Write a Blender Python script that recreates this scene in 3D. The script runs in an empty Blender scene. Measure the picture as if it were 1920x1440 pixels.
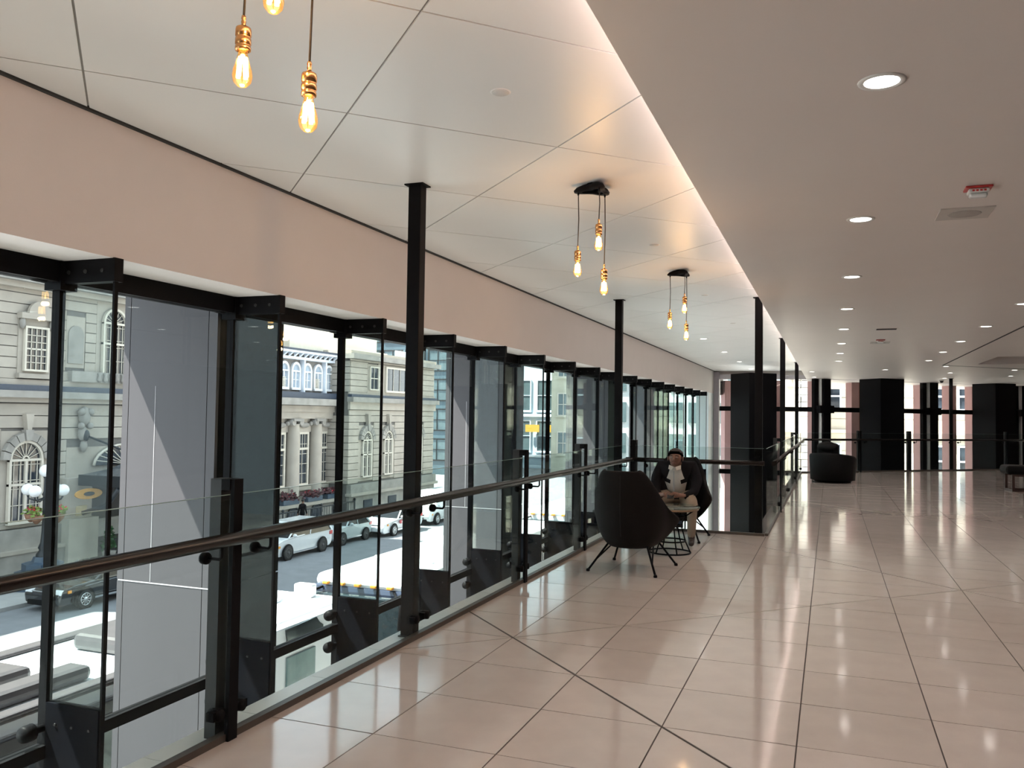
import bpy, bmesh, math, random
from mathutils import Vector, Matrix

random.seed(7)
SC = bpy.context.scene
COL = SC.collection
PI = math.pi

# ------------------------------------------------------------------ camera
# solved from the floor tile grid (0.61 m tiles): focal 1574 px on a 1920 px wide frame
F_PX, YAW, PITCH, ROLL, EYE = 1574.1, 0.362335, 0.0371012, 0.0138837, 1.4777
_f = Vector((-math.sin(YAW) * math.cos(PITCH), math.cos(YAW) * math.cos(PITCH), math.sin(PITCH)))
_r = Vector((math.cos(YAW), math.sin(YAW), 0))
_u = _r.cross(_f)
CR = math.cos(ROLL) * _r + math.sin(ROLL) * _u
CU = -math.sin(ROLL) * _r + math.cos(ROLL) * _u
cam_d = bpy.data.cameras.new('camera')
cam_d.sensor_fit = 'HORIZONTAL'
cam_d.sensor_width = 36.0
cam_d.lens = 36.0 * F_PX / 1920.0
cam_d.clip_start = 0.05
cam_d.clip_end = 500
cam = bpy.data.objects.new('camera', cam_d)
COL.objects.link(cam)
m = Matrix.Identity(4)
for i in range(3):
    m[i][0], m[i][1], m[i][2] = CR[i], CU[i], -_f[i]
m[2][3] = EYE
cam.matrix_world = m
SC.camera = cam

def ray(px, py):
    return _f + CR * ((px - 960) / F_PX) - CU * ((py - 720) / F_PX)
def on_x(px, py, X):
    r = ray(px, py); return Vector((0, 0, EYE)) + r * (X / r.x)
def on_y(px, py, Y):
    r = ray(px, py); return Vector((0, 0, EYE)) + r * (Y / r.y)
def on_z(px, py, Z):
    r = ray(px, py); return Vector((0, 0, EYE)) + r * ((Z - EYE) / r.z)
def project(p):
    d = Vector(p) - Vector((0, 0, EYE)); z = d.dot(_f)
    return (960 + F_PX * d.dot(CR) / z, 720 - F_PX * d.dot(CU) / z, z)

# ------------------------------------------------------------------ sky, sun, exposure
SKY_STRENGTH, SUN_STRENGTH = 2.2, 25.0
DOWNLIGHT_W, PENDANT_W = 54.0, 2.6
world = bpy.data.worlds.new('sky')
SC.world = world
world.use_nodes = True
bg = world.node_tree.nodes['Background']
bg.inputs[0].default_value = (0.80, 0.90, 1.0, 1)
bg.inputs[1].default_value = SKY_STRENGTH
sun_d = bpy.data.lights.new('sun', 'SUN')
sun_d.energy = SUN_STRENGTH
sun_d.angle = 0.009
sun_d.color = (1.0, 0.95, 0.86)
sun = bpy.data.objects.new('sun', sun_d)
COL.objects.link(sun)
sun.location = (-30, -20, 40)
sun.rotation_euler = Vector((1.0, 0.40, -1.75)).to_track_quat('-Z', 'Y').to_euler()
vs = SC.view_settings
vs.view_transform = 'Standard'
vs.look = 'None'
vs.exposure = 0.34
vs.gamma = 1.0
vs.use_curve_mapping = False
SC.cycles.transparent_max_bounces = 32
SC.cycles.max_bounces = 6
SC.cycles.diffuse_bounces = 3
SC.cycles.glossy_bounces = 3
SC.cycles.adaptive_threshold = 0.08
SC.cycles.sample_clamp_indirect = 6.0
SC.cycles.caustics_reflective = False
SC.cycles.caustics_refractive = False

# ------------------------------------------------------------------ materials
MATS = {}
def mat(name, col, rough=0.6, metal=0.0, var=0.0, scale=8.0, bump=0.0, bscale=60.0, spec=0.5, rnd=0.0, emit=None, es=0.0, coat=0.0, stretch=None):
    if name in MATS: return MATS[name]
    mt = bpy.data.materials.new(name); mt.use_nodes = True
    nt = mt.node_tree; b = nt.nodes['Principled BSDF']
    c = (col[0], col[1], col[2], 1)
    b.inputs['Base Color'].default_value = c
    b.inputs['Roughness'].default_value = rough
    b.inputs['Metallic'].default_value = metal
    b.inputs['Specular IOR Level'].default_value = spec
    if coat: b.inputs['Coat Weight'].default_value = coat
    if emit:
        b.inputs['Emission Color'].default_value = (*emit, 1); b.inputs['Emission Strength'].default_value = es
    tc = nt.nodes.new('ShaderNodeTexCoord')
    vec = tc.outputs['Object']
    if stretch:
        mp = nt.nodes.new('ShaderNodeMapping'); mp.inputs['Scale'].default_value = stretch
        nt.links.new(vec, mp.inputs[0]); vec = mp.outputs[0]
    if var or rnd:
        nz = nt.nodes.new('ShaderNodeTexNoise'); nz.inputs['Scale'].default_value = scale; nz.inputs['Detail'].default_value = 6
        nt.links.new(vec, nz.inputs['Vector'])
        hs = nt.nodes.new('ShaderNodeHueSaturation'); hs.inputs['Color'].default_value = c
        mr = nt.nodes.new('ShaderNodeMapRange')
        mr.inputs[1].default_value = 0.25; mr.inputs[2].default_value = 0.75
        mr.inputs[3].default_value = 1 - var; mr.inputs[4].default_value = 1 + var
        nt.links.new(nz.outputs[0], mr.inputs[0])
        src = mr.outputs[0]
        if rnd:
            oi = nt.nodes.new('ShaderNodeObjectInfo')
            m2 = nt.nodes.new('ShaderNodeMapRange'); m2.inputs[3].default_value = 1 - rnd; m2.inputs[4].default_value = 1 + rnd
            nt.links.new(oi.outputs['Random'], m2.inputs[0])
            mu = nt.nodes.new('ShaderNodeMath'); mu.operation = 'MULTIPLY'
            nt.links.new(src, mu.inputs[0]); nt.links.new(m2.outputs[0], mu.inputs[1]); src = mu.outputs[0]
        nt.links.new(src, hs.inputs['Value'])
        nt.links.new(hs.outputs[0], b.inputs['Base Color'])
    if bump:
        n2 = nt.nodes.new('ShaderNodeTexNoise'); n2.inputs['Scale'].default_value = bscale; n2.inputs['Detail'].default_value = 4
        nt.links.new(vec, n2.inputs['Vector'])
        bp = nt.nodes.new('ShaderNodeBump'); bp.inputs['Strength'].default_value = bump; bp.inputs['Distance'].default_value = 0.01
        nt.links.new(n2.outputs[0], bp.inputs['Height']); nt.links.new(bp.outputs[0], b.inputs['Normal'])
    MATS[name] = mt
    return mt

def glass(name, tint, r0=0.03, rmax=0.75, power=5.0, body=0.0, bodycol=(0.1, 0.12, 0.12)):
    """clear sheet glass: lets light straight through, mirrors by angle"""
    if name in MATS: return MATS[name]
    mt = bpy.data.materials.new(name); mt.use_nodes = True
    nt = mt.node_tree; nt.nodes.clear()
    out = nt.nodes.new('ShaderNodeOutputMaterial')
    tr = nt.nodes.new('ShaderNodeBsdfTransparent'); tr.inputs[0].default_value = (*tint, 1)
    gl = nt.nodes.new('ShaderNodeBsdfGlossy'); gl.inputs['Roughness'].default_value = 0.0
    gl.inputs[0].default_value = (0.95, 1.0, 0.98, 1)
    lw = nt.nodes.new('ShaderNodeLayerWeight'); lw.inputs[0].default_value = 0.5
    pw = nt.nodes.new('ShaderNodeMath'); pw.operation = 'POWER'; pw.inputs[1].default_value = power
    nt.links.new(lw.outputs['Facing'], pw.inputs[0])
    mr = nt.nodes.new('ShaderNodeMapRange'); mr.inputs[3].default_value = r0; mr.inputs[4].default_value = rmax
    nt.links.new(pw.outputs[0], mr.inputs[0])
    base = tr.outputs[0]
    if body:
        df = nt.nodes.new('ShaderNodeBsdfDiffuse'); df.inputs[0].default_value = (*bodycol, 1)
        mb = nt.nodes.new('ShaderNodeMixShader'); mb.inputs[0].default_value = body
        nt.links.new(base, mb.inputs[1]); nt.links.new(df.outputs[0], mb.inputs[2]); base = mb.outputs[0]
    mx = nt.nodes.new('ShaderNodeMixShader')
    nt.links.new(mr.outputs[0], mx.inputs[0]); nt.links.new(base, mx.inputs[1]); nt.links.new(gl.outputs[0], mx.inputs[2])
    nt.links.new(mx.outputs[0], out.inputs[0])
    MATS[name] = mt
    return mt

PLASTER = mat('painted plaster', (0.75, 0.695, 0.67), 0.55, var=0.015, scale=3, bump=0.05, bscale=140)
SOFFIT = mat('painted drywall soffit', (0.76, 0.685, 0.65), 0.42, var=0.015, scale=2, bump=0.03, bscale=160)
PANEL = mat('ceiling panel', (0.80, 0.80, 0.795), 0.40, var=0.01, scale=2, rnd=0.012)
VOIDBLACK = mat('dark gap', (0.03, 0.03, 0.03), 0.9, var=0.1)
TILE = mat('polished porcelain tile', (0.50, 0.445, 0.405), 0.085, var=0.05, scale=5, rnd=0.04, spec=0.55)
GROUT = mat('grout', (0.05, 0.038, 0.034), 0.8, var=0.1)
TRIMSTONE = mat('pale edge stone', (0.62, 0.62, 0.58), 0.3, var=0.03)
BLACKSTEEL = mat('black painted steel', (0.007, 0.007, 0.008), 0.5, var=0.15, scale=20, spec=0.06)
GREYSTEEL = mat('dark grey steel', (0.013, 0.013, 0.013), 0.5, var=0.1, scale=12)
BRONZE = mat('dark bronze handrail', (0.011, 0.008, 0.007), 0.25, var=0.1, spec=0.22)
COLBLACK = mat('black column cladding', (0.005, 0.005, 0.006), 0.35, var=0.1, scale=3, spec=0.12)
PANE = glass('curtain wall glass', (0.935, 0.97, 0.965), 0.018, 0.45)
FIN = glass('fin glass', (0.895, 0.935, 0.925), 0.015, 0.45)
RAILGLASS = glass('railing glass', (0.91, 0.94, 0.935), 0.012, 0.4)
GLASSEDGE = mat('glass edge', (0.30, 0.42, 0.38), 0.2, var=0.05)
BASEPLATE = mat('charcoal fin base plate', (0.005, 0.0055, 0.008), 0.7, var=0.08, scale=6, spec=0.03)
COPPER = mat('copper socket', (0.72, 0.36, 0.14), 0.25, metal=1.0, var=0.12, scale=40)
BULBGLASS = glass('amber bulb glass', (1.0, 0.82, 0.52), 0.05, 0.6, body=0.03, bodycol=(1.0, 0.55, 0.15))
FILAMENT = mat('glowing filament', (1, 0.7, 0.3), 0.5, var=0.02, emit=(1.0, 0.62, 0.25), es=34.0)
CORD = mat('black cord', (0.02, 0.015, 0.013), 0.7, var=0.1)
LENS = mat('lit lamp lens', (1, 0.95, 0.9), 0.5, var=0.01, emit=(1.0, 0.93, 0.86), es=9.0)
WHITEMETAL = mat('white enamel', (0.80, 0.78, 0.76), 0.4, var=0.03)
RED = mat('red enamel', (0.45, 0.03, 0.03), 0.35, var=0.05)
CHAIRCLOTH = mat('dark brown leather', (0.0065, 0.005, 0.0045), 0.65, var=0.2, scale=30, bump=0.15, bscale=220, spec=0.15)
CLUBCLOTH = mat('black leather', (0.005, 0.005, 0.005), 0.55, spec=0.15, var=0.2, scale=20, bump=0.1, bscale=150)

# ------------------------------------------------------------------ mesh helpers
class MB:
    """collects shapes and links them as one mesh object"""
    def __init__(s): s.v, s.f, s.sm = [], [], []
    def add(s, vs, fs, smooth=False):
        o = len(s.v); s.v += [tuple(x) for x in vs]; s.f += [tuple(i + o for i in f) for f in fs]; s.sm += [smooth] * len(fs); return s
    def box(s, a, b):
        x0, x1 = sorted((a[0], b[0])); y0, y1 = sorted((a[1], b[1])); z0, z1 = sorted((a[2], b[2]))
        return s.add([(x0,y0,z0),(x1,y0,z0),(x1,y1,z0),(x0,y1,z0),(x0,y0,z1),(x1,y0,z1),(x1,y1,z1),(x0,y1,z1)],
                     [(0,3,2,1),(4,5,6,7),(0,1,5,4),(1,2,6,5),(2,3,7,6),(3,0,4,7)])
    def prism(s, poly, d):
        """polygon (3D points, planar) pushed along d"""
        n = len(poly); d = Vector(d); P = [Vector(p) for p in poly]
        nrm = Vector((0, 0, 0))
        for i in range(n): nrm += P[i].cross(P[(i + 1) % n])
        if nrm.dot(d) > 0: P.reverse()
        vs = P + [p + d for p in P]
        fs = [tuple(range(n)), tuple(range(2 * n - 1, n - 1, -1))]
        for i in range(n): j = (i + 1) % n; fs.append((j, i, i + n, j + n))
        return s.add(vs, fs)
    def tube(s, pts, r, n=8, cap=True, smooth=True):
        P = [Vector(p) for p in pts]; R = r if isinstance(r, (list, tuple)) else [r] * len(P)
        vs, fs = [], []
        t0 = (P[1] - P[0]).normalized(); a = t0.orthogonal().normalized()
        for i, p in enumerate(P):
            if i == 0: t = P[1] - P[0]
            elif i == len(P) - 1: t = P[-1] - P[-2]
            else: t = (P[i] - P[i - 1]).normalized() + (P[i + 1] - P[i]).normalized()
            t = t.normalized() if t.length > 1e-9 else t0
            a = (a - t * a.dot(t)); a = a.normalized() if a.length > 1e-6 else t.orthogonal().normalized()
            b = t.cross(a)
            for k in range(n):
                w = 2 * PI * k / n; vs.append(p + (a * math.cos(w) + b * math.sin(w)) * R[i])
        for i in range(len(P) - 1):
            for k in range(n):
                k2 = (k + 1) % n; fs.append((i*n+k, i*n+k2, (i+1)*n+k2, (i+1)*n+k))
        s.add(vs, fs, smooth)
        if cap:
            o = len(s.v) - len(vs)
            s.f += [tuple(o + k for k in range(n - 1, -1, -1)), tuple(o + (len(P)-1)*n + k for k in range(n))]; s.sm += [False, False]
        return s
    def lathe(s, prof, c=(0, 0, 0), n=20, axis='Z', smooth=True):
        """profile [(r, h)...] turned round an axis through c"""
        vs, fs = [], []
        for r, h in prof:
            for k in range(n):
                w = 2 * PI * k / n; x, y = r * math.cos(w), r * math.sin(w)
                q = {'Z': (x, y, h), 'X': (h, x, y), 'Y': (y, h, x)}[axis]
                vs.append((c[0]+q[0], c[1]+q[1], c[2]+q[2]))
        for i in range(len(prof) - 1):
            for k in range(n):
                k2 = (k + 1) % n; fs.append((i*n+k, i*n+k2, (i+1)*n+k2, (i+1)*n+k))
        s.add(vs, fs, smooth)
        o = len(s.v) - len(vs)
        if prof[0][0] > 1e-6: s.f.append(tuple(o + k for k in range(n - 1, -1, -1))); s.sm.append(False)
        if prof[-1][0] > 1e-6: s.f.append(tuple(o + (len(prof)-1)*n + k for k in range(n))); s.sm.append(False)
        return s
    def ball(s, c, r, n=12, m=8, sc=(1, 1, 1)):
        vs = []; fs = []
        for i in range(m + 1):
            t = PI * i / m
            for k in range(n):
                w = 2 * PI * k / n
                vs.append((c[0]+r*sc[0]*math.sin(t)*math.cos(w), c[1]+r*sc[1]*math.sin(t)*math.sin(w), c[2]-r*sc[2]*math.cos(t)))
        for i in range(m):
            for k in range(n):
                k2 = (k + 1) % n; fs.append((i*n+k, i*n+k2, (i+1)*n+k2, (i+1)*n+k))
        return s.add(vs, fs, True)
    def torus(s, c, R, r, n=32, k=8):
        return s.tube([(c[0]+R*math.cos(2*PI*i/n), c[1]+R*math.sin(2*PI*i/n), c[2]) for i in range(n + 1)], r, k, cap=False)
    def mesh(s, name):
        me = bpy.data.meshes.new(name); me.from_pydata(s.v, [], s.f)
        me.polygons.foreach_set('use_smooth', s.sm); me.update(); return me
    def build(s, name, material, parent=None, bevel=0, loc=None, rz=0, world_space=False):
        me = s.mesh(name); me.materials.append(material)
        o = bpy.data.objects.new(name, me); COL.objects.link(o)
        if parent:
            o.parent = parent
            if world_space: o.matrix_parent_inverse = parent.matrix_basis.inverted()
        if loc: o.location = loc
        if rz: o.rotation_euler = (0, 0, rz)
        if bevel:
            b = o.modifiers.new('bevel', 'BEVEL'); b.width = bevel; b.segments = 2; b.limit_method = 'ANGLE'
        return o

def tag(o, label=None, cat=None, group=None, kind=None):
    if label: o['label'] = label
    if cat: o['category'] = cat
    if group: o['group'] = group
    if kind: o['kind'] = kind
    return o
def empty(name, loc=(0, 0, 0), rz=0, label=None, cat=None, group=None, kind=None):
    o = bpy.data.objects.new(name, None); COL.objects.link(o)
    o.location = loc; o.rotation_euler = (0, 0, rz); o.empty_display_size = 0.1
    return tag(o, label, cat, group, kind)
def copy_of(o, name, parent=None, loc=None, rz=None):
    c = bpy.data.objects.new(name, o.data); COL.objects.link(c)
    for md in o.modifiers:
        if md.type == 'BEVEL':
            b = c.modifiers.new('bevel', 'BEVEL'); b.width = md.width; b.segments = md.segments; b.limit_method = 'ANGLE'
        elif md.type == 'SUBSURF':
            b = c.modifiers.new('smooth', 'SUBSURF'); b.levels = md.levels; b.render_levels = md.render_levels
    c.parent = parent
    if loc is not None: c.location = loc
    if rz is not None: c.rotation_euler = (0, 0, rz)
    return c
def copy_tree(o, parent=None):
    c = o.copy(); COL.objects.link(c); c.parent = parent
    for ch in list(o.children): copy_tree(ch, c)
    return c
def clip(poly, a, b, c, keep=1):
    """part of a 2D polygon with keep*(a*x+b*y-c) >= 0"""
    out = []
    n = len(poly)
    for i in range(n):
        p, q = poly[i], poly[(i + 1) % n]
        dp, dq = keep * (a*p[0] + b*p[1] - c), keep * (a*q[0] + b*q[1] - c)
        if dp >= 0: out.append(p)
        if (dp > 0 > dq) or (dp < 0 < dq):
            t = dp / (dp - dq); out.append((p[0] + (q[0]-p[0])*t, p[1] + (q[1]-p[1])*t))
    return out
def area2(poly):
    return abs(sum(poly[i][0]*poly[(i+1) % len(poly)][1] - poly[(i+1) % len(poly)][0]*poly[i][1] for i in range(len(poly)))) / 2 if len(poly) > 2 else 0
def shrink(poly, d):
    """convex polygon moved in by d"""
    n = len(poly)
    sgn = 1 if sum(poly[i][0]*poly[(i+1) % n][1] - poly[(i+1) % n][0]*poly[i][1] for i in range(n)) > 0 else -1
    res = list(poly)
    for i in range(n):
        p, q = poly[i], poly[(i + 1) % n]
        ex, ey = q[0]-p[0], q[1]-p[1]; L = math.hypot(ex, ey)
        if L < 1e-6: continue
        nx, ny = -ey / L * sgn, ex / L * sgn
        res = clip(res, nx, ny, nx*p[0] + ny*p[1] + d)
        if len(res) < 3: return []
    return res
def quad_screen_area(pts):
    try:
        q = [project(p) for p in pts]
        if min(a[2] for a in q) < 0.2: return 0.0
        q = [(min(max(a[0], 0), 1920), min(max(a[1], 0), 1440)) for a in q]
        return area2(q)
    except Exception: return 0.0
ORD = ['first', 'second', 'third', 'fourth', 'fifth', 'sixth', 'seventh', 'eighth', 'ninth', 'tenth', 'eleventh', 'twelfth']

# ================================================================== ROOM
T = 0.61
X0, Y0 = -1.972, 3.456           # grid node of the floor tiles
FX0, NX, NY = -2.55, -0.75, 11.07   # rail line along the windows, corner of the floor opening
EDGE_A, EDGE_C = -0.9, 25.28     # far floor edge: Y + EDGE_A*X = EDGE_C
RX, BY = 9.0, -12.0               # wall beyond the walkway, wall behind the camera
CL, SO, ST = 3.03, 2.77, -5.8    # panel ceiling, soffit, street level

# --- floor: slab with the tiles laid on it one by one, cut along the diagonal joints
fl = MB()
fl.box((-2.735, BY, -0.42), (RX, 11.255, -0.0035))
fl.prism([(-0.93, 11.255, -0.42), (RX, 11.255, -0.42), (RX, EDGE_C + 0.9*RX + .12, -0.42), (-0.93, EDGE_C - 0.9*0.93 + .12, -0.42)], (0, 0, 0.4165))
floor = fl.build('floor', GROUT)
tag(floor, kind='structure', label='polished beige tile floor of the upper walkway')
D1 = [3.314 + 6.1*k for k in range(-1, 6)]
D2 = [7.258 + 6.1*k for k in range(-2, 6)]
def cut(polys, a, b, c, gap):
    out = []
    for p in polys:
        for kp in (1, -1):
            q = clip(p, a, b, c + kp*gap/2 if kp == 1 else c - gap/2, kp)
            if area2(q) > 0.0015: out.append(q)
    return out
tiles = []
for i in range(-1, 19):
    for j in range(-26, 50):
        c = [(X0+T*i, Y0+T*j), (X0+T*(i+1), Y0+T*j), (X0+T*(i+1), Y0+T*(j+1)), (X0+T*i, Y0+T*(j+1))]
        for reg in (0, 1):
            p = clip(c, 0, 1, NY, -1 if reg == 0 else 1)
            p = clip(p, 1, 0, FX0 if reg == 0 else NX, 1) if len(p) > 2 else p
            if reg == 1 and len(p) > 2: p = clip(p, EDGE_A, 1, EDGE_C, -1)
            if len(p) > 2: p = clip(p, 0, 1, BY, 1)
            if len(p) > 2: p = clip(p, 1, 0, RX, -1)
            if area2(p) < 0.01: continue
            ps = [shrink(p, 0.0034)]
            for d in D1:
                if any(abs(x+y-d) < 1.0 for x, y in p): ps = cut(ps, .70711, .70711, d*.70711, 0.017)
            for d in D2:
                if any(abs(y-x-d) < 1.0 for x, y in p): ps = cut(ps, -.70711, .70711, d*.70711, 0.009)
            for q in ps:
                if area2(q) > 0.004: tiles.append(q)
tiles.sort(key=lambda q: -quad_screen_area([(x, y, 0) for x, y in q]))
def tile_prism(mb, q, z0=-0.008, z1=0.0):
    mb.prism([(x, y, z0) for x, y in q], (0, 0, z1 - z0))
for q in tiles[:300]:
    cx = sum(p[0] for p in q)/len(q); cy = sum(p[1] for p in q)/len(q)
    mb = MB(); tile_prism(mb, [(x-cx, y-cy) for x, y in q]); o = mb.build('floor_tile', TILE, floor, loc=(cx, cy, 0)); o.rotation_euler = (random.uniform(-.0018, .0018), random.uniform(-.0018, .0018), 0)
mb = MB()
for q in tiles[300:]: tile_prism(mb, q)
tag(mb.build('floor_tiles', TILE, floor), kind='stuff')
for j in range(-25, 13):                                   # pale stones along the floor edge by the windows
    a, b = Y0 + T*j + 0.002, min(Y0 + T*(j+1) - 0.002, 11.25)
    MB().box((-2.735, a, -0.03), (-2.565, b, 0)).build('edge_stone', TRIMSTONE, floor)
for k in range(3):
    a = -2.56 + 0.605*k
    MB().box((a+.002, 11.085, -0.03), (min(a+.603, -0.76), 11.255, 0)).build('edge_stone', TRIMSTONE, floor)
MB().box((-2.737, BY, -0.42), (-2.736, 11.255, -0.03)).build('slab_edge', mat('slab edge', (.12, .12, .12), .7, var=.1), floor)
lower = MB().box((-4.0, BY, ST-.2), (RX, 40, ST+.02)).build('floor_lower_level', mat('lower level floor', (.34, .33, .32), .4, var=.1))
tag(lower, kind='structure')

# --- ceiling of large square panels laid on the diagonal
ceil = MB().box((-3.6, BY, CL+.008), (-0.70, 28.6, 3.2)).build('ceiling', mat('ceiling joint', (.30, .28, .26), .8, var=.05))
tag(ceil, kind='structure', label='white panel ceiling with diagonal joints')
P = 1.7295
for a in range(-11, 24):
    for b in range(-12, 26):
        s0, d0 = 1.37 + P*a, 4.32 + P*b                    # x+y and y-x of the panel's corner
        q = []
        for (s, d) in ((s0, d0), (s0+P, d0), (s0+P, d0+P), (s0, d0+P)): q.append(((s-d)/2, (s+d)/2))
        q = shrink(q, 0.005)
        for args in ((1, 0, -3.565, 1), (1, 0, -0.712, -1), (0, 1, BY, 1), (0, 1, 28.5, -1)):
            q = clip(q, *args) if len(q) > 2 else []
        if area2(q) < 0.02: continue
        cx = sum(p[0] for p in q)/len(q); cy = sum(p[1] for p in q)/len(q)
        mb = MB(); mb.prism([(x-cx, y-cy, 0) for x, y in q], (0, 0, 0.02)); mb.build('ceiling_panel', PANEL, ceil, loc=(cx, cy, CL))
MB().box((-3.592, BY, CL-.012), (-3.566, 28.5, CL+.01)).build('shadow_gap', VOIDBLACK, ceil)

# --- lower soffit over the walkway
so = MB()
zt = 3.25
so.box((-0.71, BY, SO), (3.12, 38, zt)); so.box((3.12, BY, SO), (7, 18.98, zt)); so.box((3.12, 21.4, SO), (7, 38, zt)); so.box((7, BY, SO), (RX, 38, zt))
so.box((-3.6, 28.6, 2.9), (-0.71, 31.5, zt))
soffit = so.build('ceiling_soffit', SOFFIT); tag(soffit, kind='structure', label='smooth painted soffit over the walkway')
MB().box((3.0, 18.9, 3.0), (7.1, 21.5, 3.1)).build('tray_recess', mat('brown tray ceiling', (.33, .23, .17), .5, var=.06), soffit)
MB().box((2.425, 6.5, SO-.004), (2.455, 21.7, SO+.01)).build('reveal', VOIDBLACK, soffit)
MB().prism([(2.425, 21.69, SO-.004), (2.455, 21.67, SO-.004), (6.5, 25.33, SO-.004), (6.47, 25.37, SO-.004)], (0, 0, .014)).build('reveal', VOIDBLACK, soffit)

# --- walls
wl = MB().box((-3.99, BY, 2.29), (-3.59, 28.45, CL-.012)).build('wall_left', PLASTER); tag(wl, kind='structure', label='long plain bulkhead above the window wall')
we = MB().box((-3.99, 27.1, ST), (-3.60, 28.45, 2.289)).build('wall_end', mat('pale end panel', (.72, .80, .82), .35, var=.02)); tag(we, kind='structure')
wj = MB().box((-3.59, 28.25, ST), (-3.42, 28.6, 3.0)).build('trim_1', mat('mauve jamb', (.42, .38, .42), .4, var=.03)); tag(wj, kind='structure')
wr = MB().box((RX, BY, ST), (RX+.2, 38, 3.3)).build('wall_right', mat('dark panelled wall', (.14, .11, .095), .5, var=.15, scale=2)); tag(wr, kind='structure')
wb = MB().box((-4.0, BY-.2, ST), (RX+.2, BY, 3.3)).build('wall_back', mat('dark timber wall', (.10,.075,.06), .5, var=.2, scale=3)); tag(wb, kind='structure')

# --- building above and outside the glass: deep overhang clad in mauve-grey metal
CLAD = mat('mauve grey metal cladding', (.078, .071, .079), .5, var=.05, scale=2, stretch=(1, 1, .15))
ov = MB()
ov.box((-5.42, -14, 2.56), (-4.0, 30.0, 15)); ov.box((-4.0, -14, 3.26), (12, 30, 15))
ov.prism([(-5.42, 30.0, 2.95), (12, 30.0, 2.95), (12, 42.5, 2.95), (0.5, 31.6, 2.95), (-5.42, 31.2, 2.95)], (0, 0, 12))
over = ov.build('facade_overhang', CLAD); tag(over, kind='structure')
cv = MB().box((-3.995, 27.6, 2.3), (-3.6, 31, 3.25)).build('facade_corner', CLAD); tag(cv, kind='structure')
GAPM = mat('cladding joint', (.05, .045, .05), .7, var=.1)
PIERS = [4.95 - 11.548, 4.95 - 5.774, 4.95, 10.724, 16.498, 22.272]
for k, py in enumerate(PIERS):
    root = MB().box((-5.045, py+.015, ST), (-4.195, py+.775, 2.6)).build('facade_pier', GAPM)
    tag(root, 'mauve grey metal clad pier outside the glass, ' + ('out of view behind the camera', 'out of view level with the camera', 'nearest, beside the dark sedan', 'second along the street', 'third along the street', 'fourth along the street')[k], 'pier', 'clad piers outside the window wall')
    for z0, z1 in ((ST, -2.83), (-2.82, 0.185), (0.195, 2.56)):
        for xa, xb in ((-5.06, -5.003), (-4.997, -4.263), (-4.257, -4.18)):
            MB().box((xa, py, z0), (xb, py+.03, z1)).build('cladding_panel', CLAD, root)
        MB().box((-4.21, py+.033, z0), (-4.18, py+.79, z1)).build('cladding_panel', COLBLACK, root)
        MB().box((-5.06, py+.033, z0), (-5.03, py+.79, z1)).build('cladding_panel', CLAD, root)

    if k in (2, 3):
        LEDGE_SEAL = mat('sunlit ledge and sealant white', (.55, .53, .56), .6, var=.05)
        MB().box((-5.05, py-.002, .186), (-4.19, py+.02, .194)).build('sunlit_ledge_strip', LEDGE_SEAL, root)  # sunlight on the joint's ledge, painted as a white strip
        MB().box((-4.742, py-.0015, .2), (-4.737, py+.01, 1.66)).build('sealant_streak', LEDGE_SEAL, root)

# ================================================================== WINDOW WALL (left)
BAY, FY0 = 1.4435, 3.446
win = MB().box((-4.06, BY, 2.175), (-3.95, 27.1, 2.29)).build('window_1', BLACKSTEEL)
tag(win, kind='structure', label='glass curtain wall with glass fins over the street')
MB().box((-4.03, BY, -0.41), (-3.965, 27.1, -0.34)).build('transom', BLACKSTEEL, win)
MB().box((-4.03, BY, -3.6), (-3.965, 27.1, -3.5)).build('transom', BLACKSTEEL, win)
fin0 = None
pane_m = [MB().box((-.01, .012, a), (.01, BAY-.012, b)) for a, b in ((-.34, 2.175), (-3.5, -.41), (ST, -3.6))]
pane_o = []
for n in range(-10, 16):
    y = FY0 + BAY*n
    for k in range(3):
        if n == -10: pane_o.append(pane_m[k].build('pane', PANE, win, loc=(-4.0, y, 0)))
        else: copy_of(pane_o[k], 'pane', win, (-4.0, y, 0))
    MB
def build_fin():
    g = MB().box((-3.975, -.009, -.11), (-3.602, .009, 2.165)).build('glass_fin', FIN, win)
    parts = [
        MB().box((-3.602, -.012, -1.4), (-3.588, .012, 2.165)).build('edge_strip', BLACKSTEEL, g),
        MB().box((-4.03, -.02, ST), (-3.975, .02, 2.165)).build('mullion', BLACKSTEEL, g),
        MB().box((-3.97, -.03, 2.165), (-3.575, .03, 2.292)).build('head_bracket', BLACKSTEEL, g),
        MB().box((-4.05, -.055, 2.13), (-3.93, .055, 2.288)).build('clamp', BLACKSTEEL, g),
        MB().lathe([(.0, -.17), (.038, -.165), (.04, -.10), (.028, -.095), (.028, 0)], (-4.0, 0, 2.20), 14, 'Y').build('standoff', BLACKSTEEL, g),
        MB().box((-3.972, -.022, -1.4), (-3.60, .022, -.11)).build('base_plate', BASEPLATE, g),
    ]
    for z in (-.25, -.52):
        parts.append(MB().lathe([(.0, -.155), (.04, -.15), (.045, -.135), (.045, -.085), (.02, -.075), (.02, 0)], (-3.99, 0, z), 14, 'Y').build('standoff', BLACKSTEEL, g))
    for x in (-3.9, -3.78, -3.66):
        parts.append(MB().lathe([(.011, -.036), (.011, -.03)], (x, 0, 2.225), 8, 'Y').build('bolt', GREYSTEEL, g))
        parts.append(MB().lathe([(.008, -.028), (.008, -.02)], (x, 0, -.22), 8, 'Y').build('bolt', GREYSTEEL, g))
    return g
fin0 = build_fin()
fin0.location.y = FY0 - 10*BAY
for n in range(-9, 17):
    c = copy_tree(fin0, win); c.location.y = FY0 + BAY*n

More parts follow.
